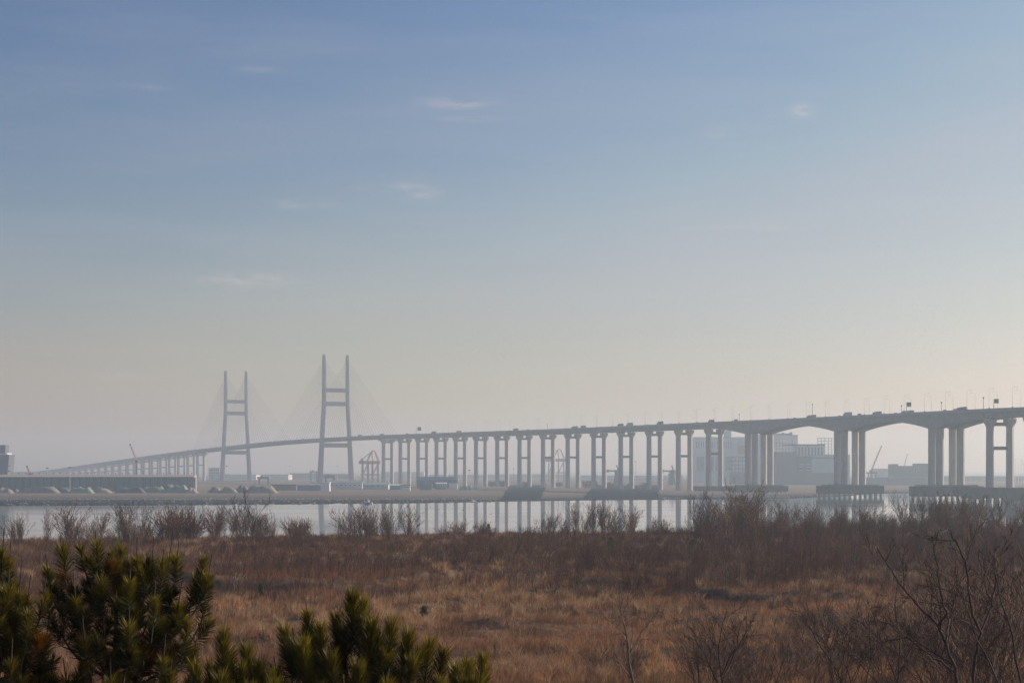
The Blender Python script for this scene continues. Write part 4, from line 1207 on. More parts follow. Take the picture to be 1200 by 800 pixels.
# ------------------------------------------------------------------ dry grass over the field
def hills_ok(X, Y): return (Y < edge_y(X) + 3)
def blades(n_tuft, per, ymin, ymax, pw, hfun, wfun, colfun, lean, name, m, lab, cat, halfang=.315, mask=None):
    u = RNG.random(n_tuft * 2)
    # sample distance with density ~ Y^-pw (area density), times Y for the widening wedge
    e = 2 - pw
    Y = (ymin ** e + u * (ymax ** e - ymin ** e)) ** (1 / e) if abs(e) > 1e-6 else ymin * (ymax / ymin) ** u
    X = (RNG.random(n_tuft * 2) * 2 - 1) * (halfang * Y + 4)
    ok = hills_ok(X, Y)
    if mask is not None: ok &= mask(X, Y)
    X, Y = X[ok][:n_tuft], Y[ok][:n_tuft]; n = len(X)
    H = hfun(X, Y); Wd = wfun(Y)
    ct = colfun(X, Y)
    X = np.repeat(X, per); Y = np.repeat(Y, per); H = np.repeat(H, per) * (.55 + .6 * RNG.random(n * per)); Wd = np.repeat(Wd, per); C = np.repeat(ct, per, 0) * (.7 + .6 * RNG.random((n * per, 1)))
    N = n * per
    a = RNG.random(N) * 2 * np.pi; r0 = RNG.random(N) * .16 * (Y / 120); ln = lean * (.3 + RNG.random(N)) * H
    bx = X + np.cos(a) * r0; by = Y + np.sin(a) * r0; bz = zf(bx, by) - .04
    wind = .16 * H
    # width direction: random but mostly across the slope of view
    f = RNG.random(N) * np.pi * 2
    wx = np.cos(f) * Wd / 2; wy = np.sin(f) * Wd / 2
    dx = np.cos(a) * ln + wind; dy = np.sin(a) * ln
    mid = np.stack([bx + dx * .35, by + dy * .35, bz + H * .62], 1)
    tip = np.stack([bx + dx, by + dy, bz + H], 1)
    b0 = np.stack([bx - wx, by - wy, bz], 1); b1 = np.stack([bx + wx, by + wy, bz], 1)
    wv = np.stack([wx, wy, np.zeros(N)], 1) * .75
    V = np.stack([b0, b1, mid + wv, mid - wv, tip], 1).reshape(-1, 3)
    i = np.arange(N) * 5
    fc = np.stack([i, i + 1, i + 2, i + 3, i + 3, i + 2, i + 4], 1).ravel()
    sz = np.tile([4, 3], N)
    T = np.repeat(C, 5, 0).astype(np.float32)
    o = link(name, np_mesh(name, V, fc, sz, tint=np.clip(T, 0, 1)), m)
    return tag(o, lab, cat, kind='stuff')
def zone(X, Y):
    "0 straw .. 1 russet brown"
    a = fbm(X / 14, Y / 26, 41) * 1.0 + fbm(X / 4, Y / 7, 43) * .5
    a = (a / 1.5 - .5) * 3.4 + .45 + np.clip((Y - 140) / 120, -.3, .55)
    return np.clip(a, 0, 1)
STRAW, RUST, DARKB = np.array([.55, .31, .155]), np.array([.29, .14, .084]), np.array([.075, .040, .030])
def gcol(X, Y):
    z = zone(X, Y)[:, None]
    c = STRAW * (1 - z) + RUST * z
    d = (fbm(X / 2.2, Y / 3.5, 47) + .35 * (fbm(X / 13, Y / 20, 49) - .5) > .57)[:, None]
    return np.where(d, c * .55 + DARKB * .45, c)
def gh(X, Y): return (.35 + .75 * fbm(X / 6, Y / 8, 51)) * (1.0 + .35 * (fbm(X / 1.7, Y / 2.3, 53) - .5))
blades(46000, 9, 86, 360, 1.7, gh, lambda Y: .012 + Y * .00012, gcol, .45, 'grass', M['grass'], 'dry straw and russet grass covering the field', 'grass')
# big pale tussocks standing out of the grass
blades(1500, 60, 92, 300, 1.5, lambda X, Y: .7 + .7 * fbm(X / 5, Y / 6, 71), lambda Y: .010 + Y * .00010, lambda X, Y: np.array([.62, .42, .25]) * (.55 + .6 * fbm(X / 3, Y / 3, 73)[:, None]), .75, 'grass_tussocks', M['grass'], 'pale straw tussocks scattered over the field', 'grass',
       mask=lambda X, Y: fbm(X / 18, Y / 24, 75) > .5)
# taller dry weeds and stems, reddish, thicker towards the bank
def wcol(X, Y):
    z = fbm(X / 12, Y / 18, 61)[:, None]
    return np.array([.17, .09, .062]) * (1 - z) + np.array([.27, .16, .11]) * z
blades(30000, 7, 135, 372, 1.1, lambda X, Y: (.5 + 1.6 * fbm(X / 7, Y / 9, 63)) * np.clip((edge_y(X) - Y) / 45, .35, 1), lambda Y: .010 + Y * .000085, wcol, .35, 'dry_weeds', M['undergrowth'], 'reddish brown dry weeds thickening towards the bank', 'weeds',
       mask=lambda X, Y: RNG.random(len(X)) < np.clip((Y - 140) / 70, .08, 1) * np.clip(fbm(X / 15, Y / 22, 65) * 3.2 - .9, .06, 1))

# the low brown thicket that fills in between the single shrubs
def th_h(X, Y):
    right = np.clip((600 + F * X / Y - 760) / 60, 0, 1)
    q = np.clip((edge_y(X) - Y) / 60, .12 + 1.0 * np.clip((fbm(X / 10, Y / 200, 87) - .38) * 3.5, 0, .75), 1) * (1 - right) + right * np.clip((edge_y(X) - Y) / 30, .8, 1)
    return (1.1 + 2.6 * fbm(X / 6, Y / 9, 81)) * q * (1 + .35 * right)
def th_mask(X, Y):
    right = np.clip((600 + F * X / Y - 740) / 120, 0, 1)
    near_bank = np.clip((Y - 196 + 46 * np.clip((600 + F * X / Y - 540) / 60, 0, 1)) / 60, 0, 1)
    pr = np.clip((fbm(X / 11, Y / 22, 83) - .42) * 5, 0, 1) * (.35 + .65 * near_bank) * (.6 + .4 * right) + right * near_bank * .5
    return (RNG.random(len(X)) < pr) & (Y > 148)
blades(4200, 34, 140, 368, .6, th_h, lambda Y: .006 + Y * .000062, lambda X, Y: np.array([.20, .112, .078]) * (.70 + .6 * fbm(X / 4, Y / 6, 85)[:, None]), .34, 'thicket', M['undergrowth'], 'low brown bare thicket filling the ground before the bank', 'thicket', mask=th_mask)

# ------------------------------------------------------------------ bare shrubs
class TW:
    "collects thin branches as numpy tubes (3 or 4 sides)"
    def __init__(s, sides=3): s.P = []; s.R = []; s.sides = sides
    def add(s, pts, rs): s.P.append(np.asarray(pts, float)); s.R.append(np.asarray(rs, float))
    def arrays(s):
        Vs, Fs, n0 = [], [], 0; k = s.sides
        ang = np.arange(k) * 2 * np.pi / k
        for P, R in zip(s.P, s.R):
            d = np.gradient(P, axis=0); d /= np.linalg.norm(d, axis=1)[:, None] + 1e-9
            ref = np.where(np.abs(d[:, 2:3]) > .9, np.array([[1., 0, 0]]), np.array([[0, 0, 1.]]))
            a = np.cross(d, ref); a /= np.linalg.norm(a, axis=1)[:, None] + 1e-9
            b = np.cross(d, a)
            ring = P[:, None, :] + (a[:, None, :] * np.cos(ang)[None, :, None] + b[:, None, :] * np.sin(ang)[None, :, None]) * R[:, None, None]
            m = len(P); Vs.append(ring.reshape(-1, 3))
            i, j = np.meshgrid(np.arange(m - 1), np.arange(k), indexing='ij'); j2 = (j + 1) % k
            Fs.append(np.stack([i * k + j, i * k + j2, (i + 1) * k + j2, (i + 1) * k + j], -1).reshape(-1, 4) + n0)
            n0 += m * k
        V = np.concatenate(Vs); Fq = np.concatenate(Fs)
        return V, Fq
    def mesh(s, name):
        V, Fq = s.arrays()
        return np_mesh(name, V, Fq.ravel(), np.full(len(Fq), 4), smooth=True)
def grow(tw, rng, p, d, L, r, lev, kids, seg=4, wob=.16, up=.12, rmin=.006, klen=.55, ang=(25, 55), start=.25):
    pts = [np.array(p)]; d = np.array(d, float); d /= np.linalg.norm(d)
    dirs = [d]
    for i in range(seg):
        d = d + rng.normal(0, wob, 3) + np.array([0, 0, up]); d /= np.linalg.norm(d)
        pts.append(pts[-1] + d * L / seg); dirs.append(d)
    f = np.linspace(1, .35, seg + 1)
    tw[min(lev, len(tw) - 1)].add(pts, np.maximum(r * f, rmin))
    if lev + 1 > len(kids): return
    for k in range(kids[lev]):
        t = start + (1 - start) * (k + rng.random()) / kids[lev]
        x = t * seg; i = min(int(x), seg - 1); q = pts[i] + (pts[i + 1] - pts[i]) * (x - i); dd = dirs[min(i + 1, seg)]
        v = rng.normal(0, 1, 3); v -= dd * v.dot(dd); v /= np.linalg.norm(v) + 1e-9
        a = math.radians(rng.uniform(*ang))
        nd = dd * math.cos(a) + v * math.sin(a)
        grow(tw, rng, q, nd, L * klen * (1.15 - .6 * t) * rng.uniform(.7, 1.25), r * .55 * (1.1 - .4 * t), lev + 1, kids, max(2, seg - 1), wob, up, rmin, klen, ang, .2)
def shrub_mesh(seed, H, stems, spread, kids, r, rmin, name='bare_shrub', klen=.5, ang=(18, 42)):
    rng = np.random.default_rng(seed); tw = [TW(3)]
    for k in range(stems):
        a = rng.random() * 2 * math.pi; t = spread * rng.random() ** .6
        d = (math.cos(a) * t, math.sin(a) * t, 1)
        grow(tw, rng, (math.cos(a) * .25 * spread * rng.random(), math.sin(a) * .25 * spread * rng.random(), -.15), d, H * rng.uniform(.65, 1.0), r * rng.uniform(.7, 1.2), 0, kids, 5, .09, .06, rmin, klen, ang)
    return tw[0].mesh(name)
TALL = [shrub_mesh(100 + i, 5.2, 13 + 2 * (i % 4), .30 + .09 * (i % 3), (7, 5), .026, .0105, klen=.32, ang=(14, 36)) for i in range(7)]
BUSHY = [shrub_mesh(200 + i, 3.0, 20 + i % 6, .7, (6, 4), .018, .0105, klen=.36, ang=(16, 40)) for i in range(6)]
SLIM = [shrub_mesh(300 + i, 7.2, 1 + i % 2, .10, (15, 6, 3), .075, .012, 'bare_tree', .32, (28, 50)) for i in range(5)]
MIDS = [shrub_mesh(400 + i, 2.6, 10 + i % 3, .55, (8, 5), .016, .0055) for i in range(5)]
for me_l, mt in ((TALL, 'twig'), (BUSHY, 'twig_red'), (SLIM, 'twig_grey'), (MIDS, 'twig')):
    for me in me_l: me.materials.append(M[mt])
PX_ZONES = [(130, 'left of the far tower'), (250, 'above the dark pine'), (345, 'under the far tower'), (500, 'under the near tower'), (640, 'under the first slim piers'), (790, 'below the dark wet flats'), (900, 'below the first haunched pier'),
            (1020, 'below the middle haunched pier'), (1120, 'below the right haunched pier'), (9999, 'at the right picture edge')]
def put_shrub(me, X, Y, sc, kind, look, rowname, cat, group):
    o = bpy.data.objects.new('bare_tree' if kind == 'slim' else 'bare_shrub', me); COL.objects.link(o)
    o.location = (X, Y, float(zf(X, Y)) - .05); o.rotation_euler = (random.uniform(-.13, .13), random.uniform(-.13, .13), random.random() * 6.28); w_ = random.uniform(.85, 1.6) if kind == 't' else random.uniform(.9, 1.2); o.scale = (sc * w_, sc * w_ * random.uniform(.9, 1.1), sc)
    px = 600 + F * X / Y
    zn = next(n for lim, n in PX_ZONES if px < lim)
    tag(o, '%s %s %s' % (look, rowname, zn), cat, '%s %s %s' % (group, rowname, zn))
    return o
SHR = []
# along the bank against the water: (px from, px to, count, row of the tops, kind)
for a, b, n, top, kd in ((-8, 34, 5, 601, 't'), (50, 105, 6, 597, 't'), (108, 150, 5, 596, 't'), (146, 172, 4, 591, 't'), (168, 208, 6, 593, 't'), (196, 240, 6, 596, 'b'), (244, 322, 10, 590, 't'), (322, 366, 4, 610, 'b'), (396, 486, 12, 593, 't'),
                         (425, 440, 2, 588, 't'), (486, 570, 7, 613, 'b'), (560, 625, 5, 618, 'b'), (632, 668, 4, 596, 't'), (668, 720, 6, 594, 't'), (716, 770, 6, 595, 't'), (770, 800, 3, 608, 'b'), (800, 900, 13, 579, 't'), (836, 870, 3, 572, 't'),
                         (890, 960, 9, 594, 't'), (955, 1050, 12, 588, 't'), (1045, 1130, 10, 584, 't'), (1090, 1112, 3, 571, 't'), (1125, 1215, 12, 581, 't')):
    n = int(n * (1.4 if kd == 't' else 1.1))
    for i in range(n):
        px = a + (b - a) * random.random()
        Y0 = float(edge_y((px - 600) / F * 320)); Y = Y0 - random.uniform(2, 26) if top > 585 or px < 780 else Y0 - random.uniform(4, 60)
        X = (px - 600) / F * Y
        need = CAMH - (top + random.uniform(-4, 8) - HOR) / F * Y - float(zf(X, Y))
        if kd == 't': put_shrub(random.choice(TALL), X, Y, max(.3, need / 4.7 * random.choice((.4, .5, .6, .7, .8, .9, 1, 1.08))), 't', 'tall bare shrub', 'on the bank edge', 'shrub', 'tall bare shrubs')
        else: put_shrub(random.choice(BUSHY), X, Y, max(.3, need / 2.7), 'b', 'low bushy reddish shrub', 'on the bank edge', 'shrub', 'low bushy shrubs')
# thicket between the bank and the open grass
for a, b, n, y0, y1, hh in ((10, 240, 12, 640, 672, 2.4), (240, 520, 20, 638, 668, 2.2), (520, 700, 16, 634, 668, 2.4), (690, 830, 16, 636, 690, 2.8), (820, 1000, 26, 628, 672, 3.4), (980, 1215, 26, 626, 668, 3.4)):
    n = int(n * .62)
    for i in range(n):
        px = a + (b - a) * (i + random.random()) / n; py = random.uniform(y0, y1); Y = F * 11 / (py - HOR); X = (px - 600) / F * Y
        if Y > float(edge_y(X)) - 4: Y = float(edge_y(X)) - 6
        if random.random() < .55: put_shrub(random.choice(BUSHY), X, Y, hh / 2.7 * random.uniform(.6, 1.15), 'b', 'low bushy reddish shrub', 'in the thicket behind the grass', 'shrub', 'low bushy shrubs')
        else: put_shrub(random.choice(TALL), X, Y, hh / 4.6 * random.uniform(.7, 1.2), 't', 'tall bare shrub', 'in the thicket behind the grass', 'shrub', 'tall bare shrubs')
# slender trees and stem groups standing in the field
for px, py, top, kd in ((598, 704, 648, 's'), (606, 700, 640, 't'), (615, 702, 650, 's'), (626, 703, 642, 's'), (648, 700, 655, 't'), (672, 699, 652, 't'), (700, 700, 662, 'b'), (722, 704, 650, 't'), (744, 700, 660, 'b'), (762, 700, 655, 't'),
                        (790, 697, 650, 't'), (806, 700, 622, 's'), (828, 698, 618, 's'), (842, 698, 640, 't'), (850, 694, 626, 's'), (864, 692, 634, 't'), (1000, 672, 618, 's'), (935, 662, 610, 's'), (1050, 665, 606, 's'), (885, 690, 640, 't'), (905, 684, 640, 't'), (560, 668, 640, 'b'),
                        (695, 638, 600, 's'), (662, 632, 597, 's'), (150, 652, 592, 's'), (870, 655, 590, 's')):
    Y = F * 11.1 / (py - HOR); X = (px - 600) / F * Y; h = CAMH - (top - HOR) / F * Y - float(zf(X, Y))
    if kd == 's': put_shrub(random.choice(SLIM), X, Y, h / 7.0, 'slim', 'slender bare tree', 'standing in the field', 'tree', 'slender bare trees')
    elif kd == 't': put_shrub(random.choice(TALL), X, Y, h / 5.1, 't', 'bare brown shrub', 'standing in the field', 'shrub', 'bare brown shrubs')
    else: put_shrub(random.choice(BUSHY), X, Y, h / 2.7, 'b', 'low bushy reddish shrub', 'standing in the field', 'shrub', 'low bushy shrubs')
# shrubs in the near grass, finer twigs
for px, Y, top in ((800, 92, 742), (826, 80, 722), (848, 86, 728), (870, 74, 738), (900, 82, 730), (925, 90, 720), (946, 76, 745), (700, 96, 752), (735, 88, 760), (1010, 96, 700), (1070, 92, 690), (1100, 84, 684), (1130, 78, 676), (1150, 88, 668), (1176, 70, 660), (1195, 76, 648), (1212, 66, 640),
                   (985, 84, 706), (1040, 74, 712), (1120, 62, 704), (1160, 58, 716), (880, 66, 764)):
    X = (px - 600) / F * Y; h = CAMH - (top - HOR) / F * Y - float(zf(X, Y))
    put_shrub(random.choice(MIDS), X, Y, h / 2.5, 'm', 'brown many stemmed shrub', 'in the near grass', 'shrub', 'brown shrubs')

# the large branching shrub at the right and its neighbours, and the pale trunked young tree
def near_tree(name, base_px, Y, limbs, r0, m_, lab, cat, seed, kids=(9, 6), klen=.42, rmin=.0045):
    rng = np.random.default_rng(seed)
    X = (base_px - 600) / F * Y; z0 = float(zf(X, Y)) - .1
    r = empty(name, (X, Y, z0), lab, cat)
    T = TW(6); B_ = [TW(4), TW(3), TW(3)]
    k = Y / F
    for (pts, rr) in limbs:
        P = []
        for q in pts:
            px, py, dy = q
            P.append((X * 0 + (px - 600) * k, Y + dy, CAMH - (py - HOR) * k))
        P = np.array(P)
        # resample with a little wobble
        t = np.linspace(0, len(P) - 1, 4 * (len(P) - 1) + 1); Q = np.stack([np.interp(t, np.arange(len(P)), P[:, i]) for i in range(3)], 1)
        Q[1:-1] += rng.normal(0, .012, Q[1:-1].shape)
        R = np.linspace(rr, rr * .25, len(Q)); T.add(Q, R)
        L = np.linalg.norm(np.diff(Q, axis=0), axis=1).sum()
        for j in range(kids[0]):
            u = .18 + .8 * (j + rng.random()) / kids[0]; x = u * (len(Q) - 1); i = min(int(x), len(Q) - 2)
            p = Q[i] + (Q[i + 1] - Q[i]) * (x - i); d = Q[i + 1] - Q[i]; d /= np.linalg.norm(d)
            v = rng.normal(0, 1, 3); v -= d * v.dot(d); v /= np.linalg.norm(v); a = math.radians(rng.uniform(25, 55))
            grow(B_, rng, p, d * math.cos(a) + v * math.sin(a), L * klen * (1.2 - .75 * u) * rng.uniform(.5, 1.2), rr * .42 * (1.1 - .6 * u), 0, kids[1:] + (3,), 4, .12, .08, rmin, .5, (22, 48))
    V, Fq = T.arrays(); link('trunk', np_mesh('trunk', V - np.array([X, Y, z0]), Fq.ravel(), np.full(len(Fq), 4), smooth=True), m_, r, (X, Y, z0))
    BB = TW(3); BB.P = sum((b.P for b in B_), []); BB.R = sum((b.R for b in B_), [])
    V, Fq = BB.arrays(); link('crown', np_mesh('crown', V - np.array([X, Y, z0]), Fq.ravel(), np.full(len(Fq), 4), smooth=True), M['twig_near'] if m_ is not M['bark_pale'] else M['twig_grey'], r, (X, Y, z0))
near_tree('bare_tree', 1121, 40, [([(1120, 870, 0.0), (1122, 800, 0.0), (1119, 783, 0.0), (1110, 757, 0.1), (1102, 733, 0.2), (1083, 713, 0.3), (1063, 690, 0.4), (1045, 663, 0.5), (1033, 642, 0.5)], .045), ([(1102, 733, 0.2), (1108, 717, -0.1), (1100, 697, -0.2), (1095, 670, -0.3), (1093, 650, -0.3), (1087, 627, -0.4)], .026), ([(1128, 870, 0.0), (1137, 800, -0.2), (1140, 767, -0.2), (1145, 740, -0.3), (1133, 713, -0.4), (1128, 680, -0.5), (1124, 655, -0.5), (1113, 633, -0.6), (1105, 623, -0.6)], .042), ([(1145, 740, -0.3), (1163, 710, 0.1), (1170, 687, 0.3), (1172, 657, 0.4), (1188, 635, 0.5)], .026), ([(1121, 788, 0.0), (1100, 773, 0.4), (1080, 757, 0.6), (1057, 737, 0.8), (1030, 727, 1.0)], .022), ([(1133, 823, 0.0), (1160, 783, -0.4), (1147, 750, -0.5)], .022), ([(1110, 752, 0.1), (1120, 727, 0.6), (1133, 690, 0.8), (1143, 670, 0.9)], .022)], .045, M['bark'], 'large dark many limbed bare tree in the near right foreground', 'tree', 71, kids=(8, 5), klen=.34)
near_tree('bare_tree', 1196, 36, [([(1190, 890, 0), (1196, 800, 0), (1188, 745, .1), (1175, 700, .2), (1168, 660, .3)], .03), ([(1200, 860, 0), (1212, 760, -.2), (1206, 700, -.3), (1215, 650, -.4)], .03), ([(1192, 860, 0), (1170, 790, .3), (1150, 740, .6), (1140, 700, .8)], .026)], .03, M['bark'], 'dark bare tree at the right edge of the foreground', 'tree', 72, kids=(7, 5), klen=.34)
near_tree('bare_tree', 985, 48, [([(993, 857, 0.0), (987, 800, 0.0), (980, 783, 0.1), (960, 753, 0.2), (947, 730, 0.2), (937, 713, 0.2)], .03), ([(995, 857, 0.0), (998, 800, 0.1), (990, 770, 0.2), (973, 723, 0.3)], .024), ([(997, 850, 0.0), (1030, 800, 0.3), (1000, 767, 0.5), (982, 745, 0.6)], .026), ([(997, 853, 0.0), (1013, 800, -0.3), (1017, 757, -0.4), (1013, 717, -0.5)], .022)], .03, M['bark'], 'thin leaning bare tree left of the large dark one', 'tree', 76, kids=(7, 5), klen=.34)
near_tree('bare_tree', 745, 62, [([(748, 850, 0), (742, 800, 0), (737, 770, .1), (735, 748, .1), (728, 716, .2), (725, 692, .2)], .06), ([(737, 770, .1), (752, 742, .4), (768, 722, .5)], .025), ([(735, 745, .1), (716, 728, -.3), (700, 716, -.4)], .022)], .06, M['bark_pale'], 'young bare tree with a pale trunk in the middle foreground', 'tree', 73, kids=(7, 4), klen=.3)
near_tree('bare_tree', 842, 55, [([(845, 870, 0), (846, 800, 0), (842, 762, .1), (846, 735, .1), (852, 712, .1)], .035), ([(846, 800, 0), (868, 755, .3), (884, 728, .4)], .028), ([(846, 810, 0), (826, 768, -.2), (808, 738, -.4)], .028), ([(846, 790, 0), (862, 750, -.5), (866, 725, -.6)], .025)], .035, M['bark'], 'small fan shaped bare tree left of the thin leaning one', 'tree', 74, kids=(8, 5))
near_tree('bare_tree', 1050, 56, [([(1050, 870, 0), (1052, 800, 0), (1056, 752, .1), (1050, 710, .2), (1054, 676, .2)], .028), ([(1052, 800, 0), (1036, 756, .3), (1024, 712, .5)], .022), ([(1052, 790, 0), (1072, 748, -.2), (1082, 706, -.3)], .022)], .028, M['bark'], 'bare tree between the large dark one and the right edge one', 'tree', 75, kids=(8, 5))

# reed plumes, pale tufts
def reeds(px, py, n, H, lab):
    Y = F * 11 / (py - HOR); X = (px - 600) / F * Y; z = float(zf(X, Y)); rng = np.random.default_rng(int(px))
    r = empty('reed_clump', (X, Y, z), lab, 'reeds', 'pale reed clumps in the field'); st, pm = TW(3), TW(3)
    for i in range(n):
        a = rng.random() * 6.28; q = np.array([math.cos(a), math.sin(a), 0]) * rng.random() * .9; h = H * rng.uniform(.7, 1.1); ln = np.array([.18 + rng.normal(0, .1), rng.normal(0, .1), 0]) * h
        pts = [q, q + ln * .3 + [0, 0, h * .6], q + ln + [0, 0, h]]; st.add(pts, [.014, .012, .010])
        d = ln * .5 + np.array([.1, 0, .34]); e = np.array(pts[-1]); pm.add([e - d * .2, e + d * .15, e + d * .5, e + d * .8], [.015, .05, .045, .012])
    link('stems', st.mesh('stems'), M['plume'], r, (X, Y, z)); link('plumes', pm.mesh('plumes'), M['plume'], r, (X, Y, z))
for px, py, n, H, lab in ((276, 690, 20, 1.5, 'pale reed clump in the grass right of the dark pine'), (467, 662, 22, 1.5, 'pale reed clump left of another below the near tower'), (482, 656, 14, 1.5, 'smaller pale reed clump right of another below the near tower'), (515, 700, 14, 1.2, 'pale reeds in the open grass right of the small pine'),
                          (640, 664, 12, 1.4, 'pale reeds left of the slender trees'), (816, 646, 16, 1.6, 'pale reeds among slender trees in the field'), (930, 668, 16, 1.3, 'pale reed patch in the open grass at right'), (1105, 634, 12, 1.8, 'pale reeds by the bank at right'), (500, 728, 12, 1.1, 'pale reeds next to the dark young conifer'), (1060, 640, 10, 1.6, 'pale reeds in the thicket below the right arch')):
    reeds(px, py, n, H, lab)

# ------------------------------------------------------------------ pines
def needle_mesh(name, shoots, origin, tcol=None):
    "shoots: list of (base point, direction, length, needle count, needle length)"
    Vs, Cs = [], []
    for p, d, L, n, nl, tone, wide in shoots:
        d = d / np.linalg.norm(d)
        u = RNG.random(n) ** .8
        base = p[None] + d[None] * (L * u)[:, None]
        v = RNG.normal(0, 1, (n, 3)); v -= (v @ d)[:, None] * d[None]; v /= np.linalg.norm(v, axis=1)[:, None] + 1e-9
        ang = np.radians((16 if wide < .5 else 22) + (30 if wide < .5 else 42) * (1 - u) + RNG.random(n) * 16)
        nd = d[None] * np.cos(ang)[:, None] + v * np.sin(ang)[:, None]; nd[:, 2] += .05
        ln = nl * (.75 + .45 * RNG.random(n))
        w = np.cross(nd, RNG.normal(0, 1, (n, 3))); w /= np.linalg.norm(w, axis=1)[:, None] + 1e-9; w *= .0023
        mid = base + nd * (ln * .55)[:, None]; tip = base + nd * ln[:, None] + np.array([0, 0, -.006])
        Vs.append(np.stack([base - w * .6, base + w * .6, mid + w, mid - w, tip], 1).reshape(-1, 3))
        uu = u[:, None]
        c = tone * (.62 + .5 * RNG.random((n, 1))) * (np.array([[.36, .46, .65]]) * (1 - uu) + np.array([[2.5, 1.95, 1.0]]) * uu * uu)  # sunlit tips and shaded shoot bases are painted into the needle tint
        Cs.append(np.repeat(c, 5, 0))
    V = np.concatenate(Vs) - np.array(origin); T = np.concatenate(Cs); N = len(V) // 5; i = np.arange(N) * 5
    return np_mesh(name, V, np.stack([i, i + 1, i + 2, i + 3, i + 3, i + 2, i + 4], 1).ravel(), np.tile([4, 3], N), tint=np.clip(T, 0, 4))
def pine(px, Y, top_py, tips, lab, seed, filler=60, spreadx=1.0, tw_n=7, tall=False):
    rng = np.random.default_rng(seed); k = Y / F
    X = (px - 600) * k; z0 = float(zf(X, Y)) - .1; zt = CAMH - (top_py + (62 if tall else 36) - HOR) * k
    r = empty('pine_tree', (X, Y, z0), lab, 'pine tree')
    tr, br = TW(8), TW(4); shoots = []; candles = TW(5)
    nP = 9; P = np.stack([X + np.cumsum(rng.normal(0, .02, nP)), Y + np.cumsum(rng.normal(0, .02, nP)), np.linspace(z0, zt, nP)], 1); P[0, :2] = (X, Y)
    tr.add(P, np.linspace(.07, .014, nP))
    trunk_at = lambda z: np.array([np.interp(z, P[:, 2], P[:, 0]), np.interp(z, P[:, 2], P[:, 1]), z])
    def shoot(p, d, L, tone=None, nn=None, long=False):
        tone = tone if tone is not None else np.array([1.0, 1.0, 1.0]) * rng.uniform(.8, 1.25)
        shoots.append((np.array(p), np.array(d), L, nn or int((300 if long else 270) * min(L, .4) / .22), rng.uniform(.13, .165) if long else rng.uniform(.10, .135), tone, 0 if long else 1))
        e = np.array(p) + np.array(d) / np.linalg.norm(d) * L
        if rng.random() < .5: br.add([e - np.array(d) * .01, e + np.array([0, 0, .03]), e + np.array([0, 0, .055])], [.007, .006, .002])
    def branch(tip, z_root, shade_k=1.0):  # last argument darkens inner branches: crown shade painted into the needle tint
        a = trunk_at(z_root); tip = np.array(tip); h = tip - a
        t = np.linspace(0, 1, 7)[:, None]
        c = a + np.array([h[0] * .62, h[1] * .62, h[2] * .22 - .03])
        Q = (1 - t) ** 2 * a + 2 * t * (1 - t) * c + t ** 2 * tip; Q[1:-1] += rng.normal(0, .012, (5, 3))
        br.add(Q, np.linspace(.018, .006, 7))
        L = np.linalg.norm(h)
        dr = Q[-1] - Q[-2]; dr /= np.linalg.norm(dr); dr = dr * .6 + np.array([0, 0, .7])
        dr = dr * .7 + np.array([0, 0, .35]); shoot(Q[-1] - dr * .05, dr, rng.uniform(.24, .52) if tall else rng.uniform(.14, .34), long=tall, tone=np.array([1.0, 1.0, 1.0]) * rng.uniform(.9, 1.4) * shade_k)  # outer tip shoots tinted brighter, sunlight put into their colour
        br.add([Q[-1], Q[-1] + dr / np.linalg.norm(dr) * .36], [.006, .004])
        for j in range(max(2, int(L * tw_n))):
            u = rng.uniform(.25, .85); x = u * 6; i = int(x); q = Q[i] + (Q[min(i + 1, 6)] - Q[i]) * (x - i)
            d = (Q[min(i + 1, 6)] - Q[i]); d = d / (np.linalg.norm(d) + 1e-9); v = rng.normal(0, 1, 3); v[2] *= .5; v /= np.linalg.norm(v)
            dd = d * .5 + v * .75 + np.array([0, 0, .45]); dd /= np.linalg.norm(dd); l2 = rng.uniform(.08, .24)
            e = q + dd * l2; br.add([q, (q + e) / 2 + [0, 0, -.01], e], [.006, .005, .004]); d3 = dd * .6 + np.array([0, 0, .6])
            shoot(e - dd * .06, d3, rng.uniform(.14, .24), tone=(np.array([1.5, .72, .8]) if rng.random() < .07 else np.array([1.0, 1.0, 1.0])) * rng.uniform(.40, .95) * shade_k)
    for tx, ty, dy in tips:
        kk = (Y + dy) / F; tip = ((tx - 600) * kk, Y + dy, CAMH - (ty + (60 if tall else 29) - HOR) * kk)
        hz = math.hypot(tip[0] - X, tip[1] - Y)
        branch(tip, max(z0 + .6, min(zt - .12, tip[2] - .25 - .45 * hz)))
    for j in range(filler):
        z = zt - .25 - (zt - z0 - 1.0) * rng.random() ** 1.1
        reach = spreadx * min(1.0, .25 + (zt - z) * .55) * rng.uniform(.5, 1.0); a = rng.random() * 6.283
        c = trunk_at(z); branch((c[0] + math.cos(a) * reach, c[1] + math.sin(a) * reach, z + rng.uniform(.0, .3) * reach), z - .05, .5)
    shoot(trunk_at(zt) - np.array([0, 0, .2]), (0, 0, 1), .3)
    O = (X, Y, z0)
    for nm, tw, m_ in (('trunk', tr, M['bark']), ('branches', br, M['bark'])):
        V, Fq = tw.arrays(); link(nm, np_mesh(nm, V - np.array(O), Fq.ravel(), np.full(len(Fq), 4), smooth=True), m_, r, O)
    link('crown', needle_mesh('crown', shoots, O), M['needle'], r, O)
    return r
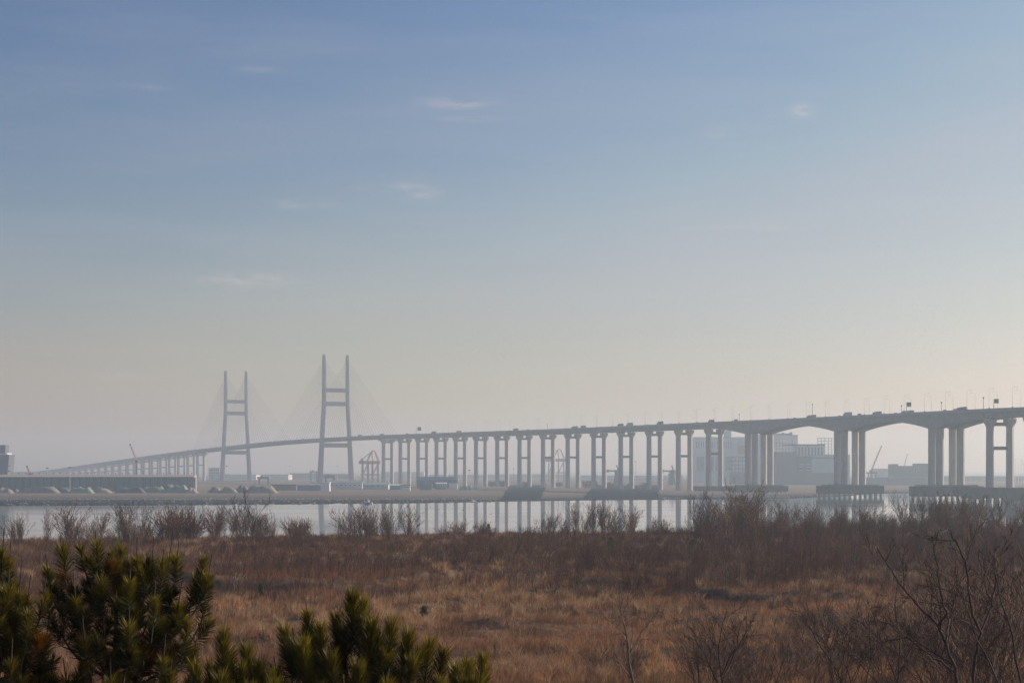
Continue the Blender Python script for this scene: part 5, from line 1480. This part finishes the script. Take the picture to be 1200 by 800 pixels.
pine(122, 16.0, 640, [(97, 634, 0), (78, 648, .3), (60, 668, -.3), (116, 640, -.2), (140, 650, .3), (160, 648, -.3), (178, 646, .1), (196, 642, .2), (205, 652, -.1), (188, 662, -.4), (232, 662, .1), (240, 668, -.1), (222, 684, .2), (206, 700, -.5), (236, 700, .2), (150, 684, -.8), (120, 690, -.9), (90, 690, -.8), (60, 700, -.5),
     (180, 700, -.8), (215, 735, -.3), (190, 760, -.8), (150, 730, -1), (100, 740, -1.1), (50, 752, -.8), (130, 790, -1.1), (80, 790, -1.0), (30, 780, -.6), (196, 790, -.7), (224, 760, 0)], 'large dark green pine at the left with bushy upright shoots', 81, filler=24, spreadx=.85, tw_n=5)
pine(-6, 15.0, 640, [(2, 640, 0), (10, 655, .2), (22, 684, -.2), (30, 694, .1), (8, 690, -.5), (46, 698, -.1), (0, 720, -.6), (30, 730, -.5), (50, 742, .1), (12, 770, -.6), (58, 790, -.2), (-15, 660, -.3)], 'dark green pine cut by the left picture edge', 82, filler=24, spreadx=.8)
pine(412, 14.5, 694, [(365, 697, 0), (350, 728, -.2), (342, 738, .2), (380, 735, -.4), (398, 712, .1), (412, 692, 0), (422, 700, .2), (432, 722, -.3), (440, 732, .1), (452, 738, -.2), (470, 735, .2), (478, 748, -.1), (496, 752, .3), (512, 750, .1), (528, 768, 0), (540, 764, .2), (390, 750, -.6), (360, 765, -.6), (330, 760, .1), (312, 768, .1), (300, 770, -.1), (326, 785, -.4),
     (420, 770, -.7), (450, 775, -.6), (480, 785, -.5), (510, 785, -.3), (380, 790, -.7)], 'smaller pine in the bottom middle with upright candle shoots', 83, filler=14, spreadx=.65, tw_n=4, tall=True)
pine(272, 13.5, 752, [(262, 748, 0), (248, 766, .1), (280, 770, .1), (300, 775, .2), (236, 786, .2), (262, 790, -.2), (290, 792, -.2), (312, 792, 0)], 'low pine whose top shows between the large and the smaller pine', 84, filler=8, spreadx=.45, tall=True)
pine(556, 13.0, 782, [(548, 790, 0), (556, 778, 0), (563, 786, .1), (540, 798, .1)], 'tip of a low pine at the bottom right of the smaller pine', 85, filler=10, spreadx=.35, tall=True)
# young conifers standing in the field
def young_conifer(px, py, H, lab):
    Y = F * 11.1 / (py - HOR); X = (px - 600) / F * Y; z0 = float(zf(X, Y)) - .05; rng = np.random.default_rng(int(px))
    r = empty('young_conifer', (X, Y, z0), lab, 'young conifer'); tr = TW(4); tr.add([(0, 0, 0), (0, 0, H)], [.05, .02]); link('trunk', tr.mesh('trunk'), M['bark'], r, (X, Y, z0))
    n = 2600; t = rng.random(n) ** .8; a = rng.random(n) * 6.28; rr = (1 - t * .8) * H * .42 * (.3 + .7 * np.sqrt(rng.random(n))) * (.25 + 1.1 * vnoise(a * 2, t * 6, int(px)))
    Pp = np.stack([np.cos(a) * rr, np.sin(a) * rr, H * (.08 + .92 * t)], 1); u = rng.normal(0, .07, (n, 3)); w = rng.normal(0, .03, (n, 3)); u[:, 2] += .05
    V = np.stack([Pp, Pp + w, Pp + u], 1).reshape(-1, 3); me = np_mesh('crown', V, np.arange(3 * n), np.full(n, 3), tint=np.full((3 * n, 3), .9)); link('crown', me, M['needle'], r, (X, Y, z0))
young_conifer(572.5, 628, 2.0, 'tiny dark conifer on the bank below the slim piers')
young_conifer(497, 730, 1.35, 'small dark conifer alone in the grass right of the smaller pine')
young_conifer(306, 697, 1.1, 'tiny dark conifer in the grass right of the large pine')
young_conifer(716, 652, 2.6, 'dark green conifer in the thicket below the long embankment')
young_conifer(812, 660, 2.8, 'dark conifer among the slender trees')
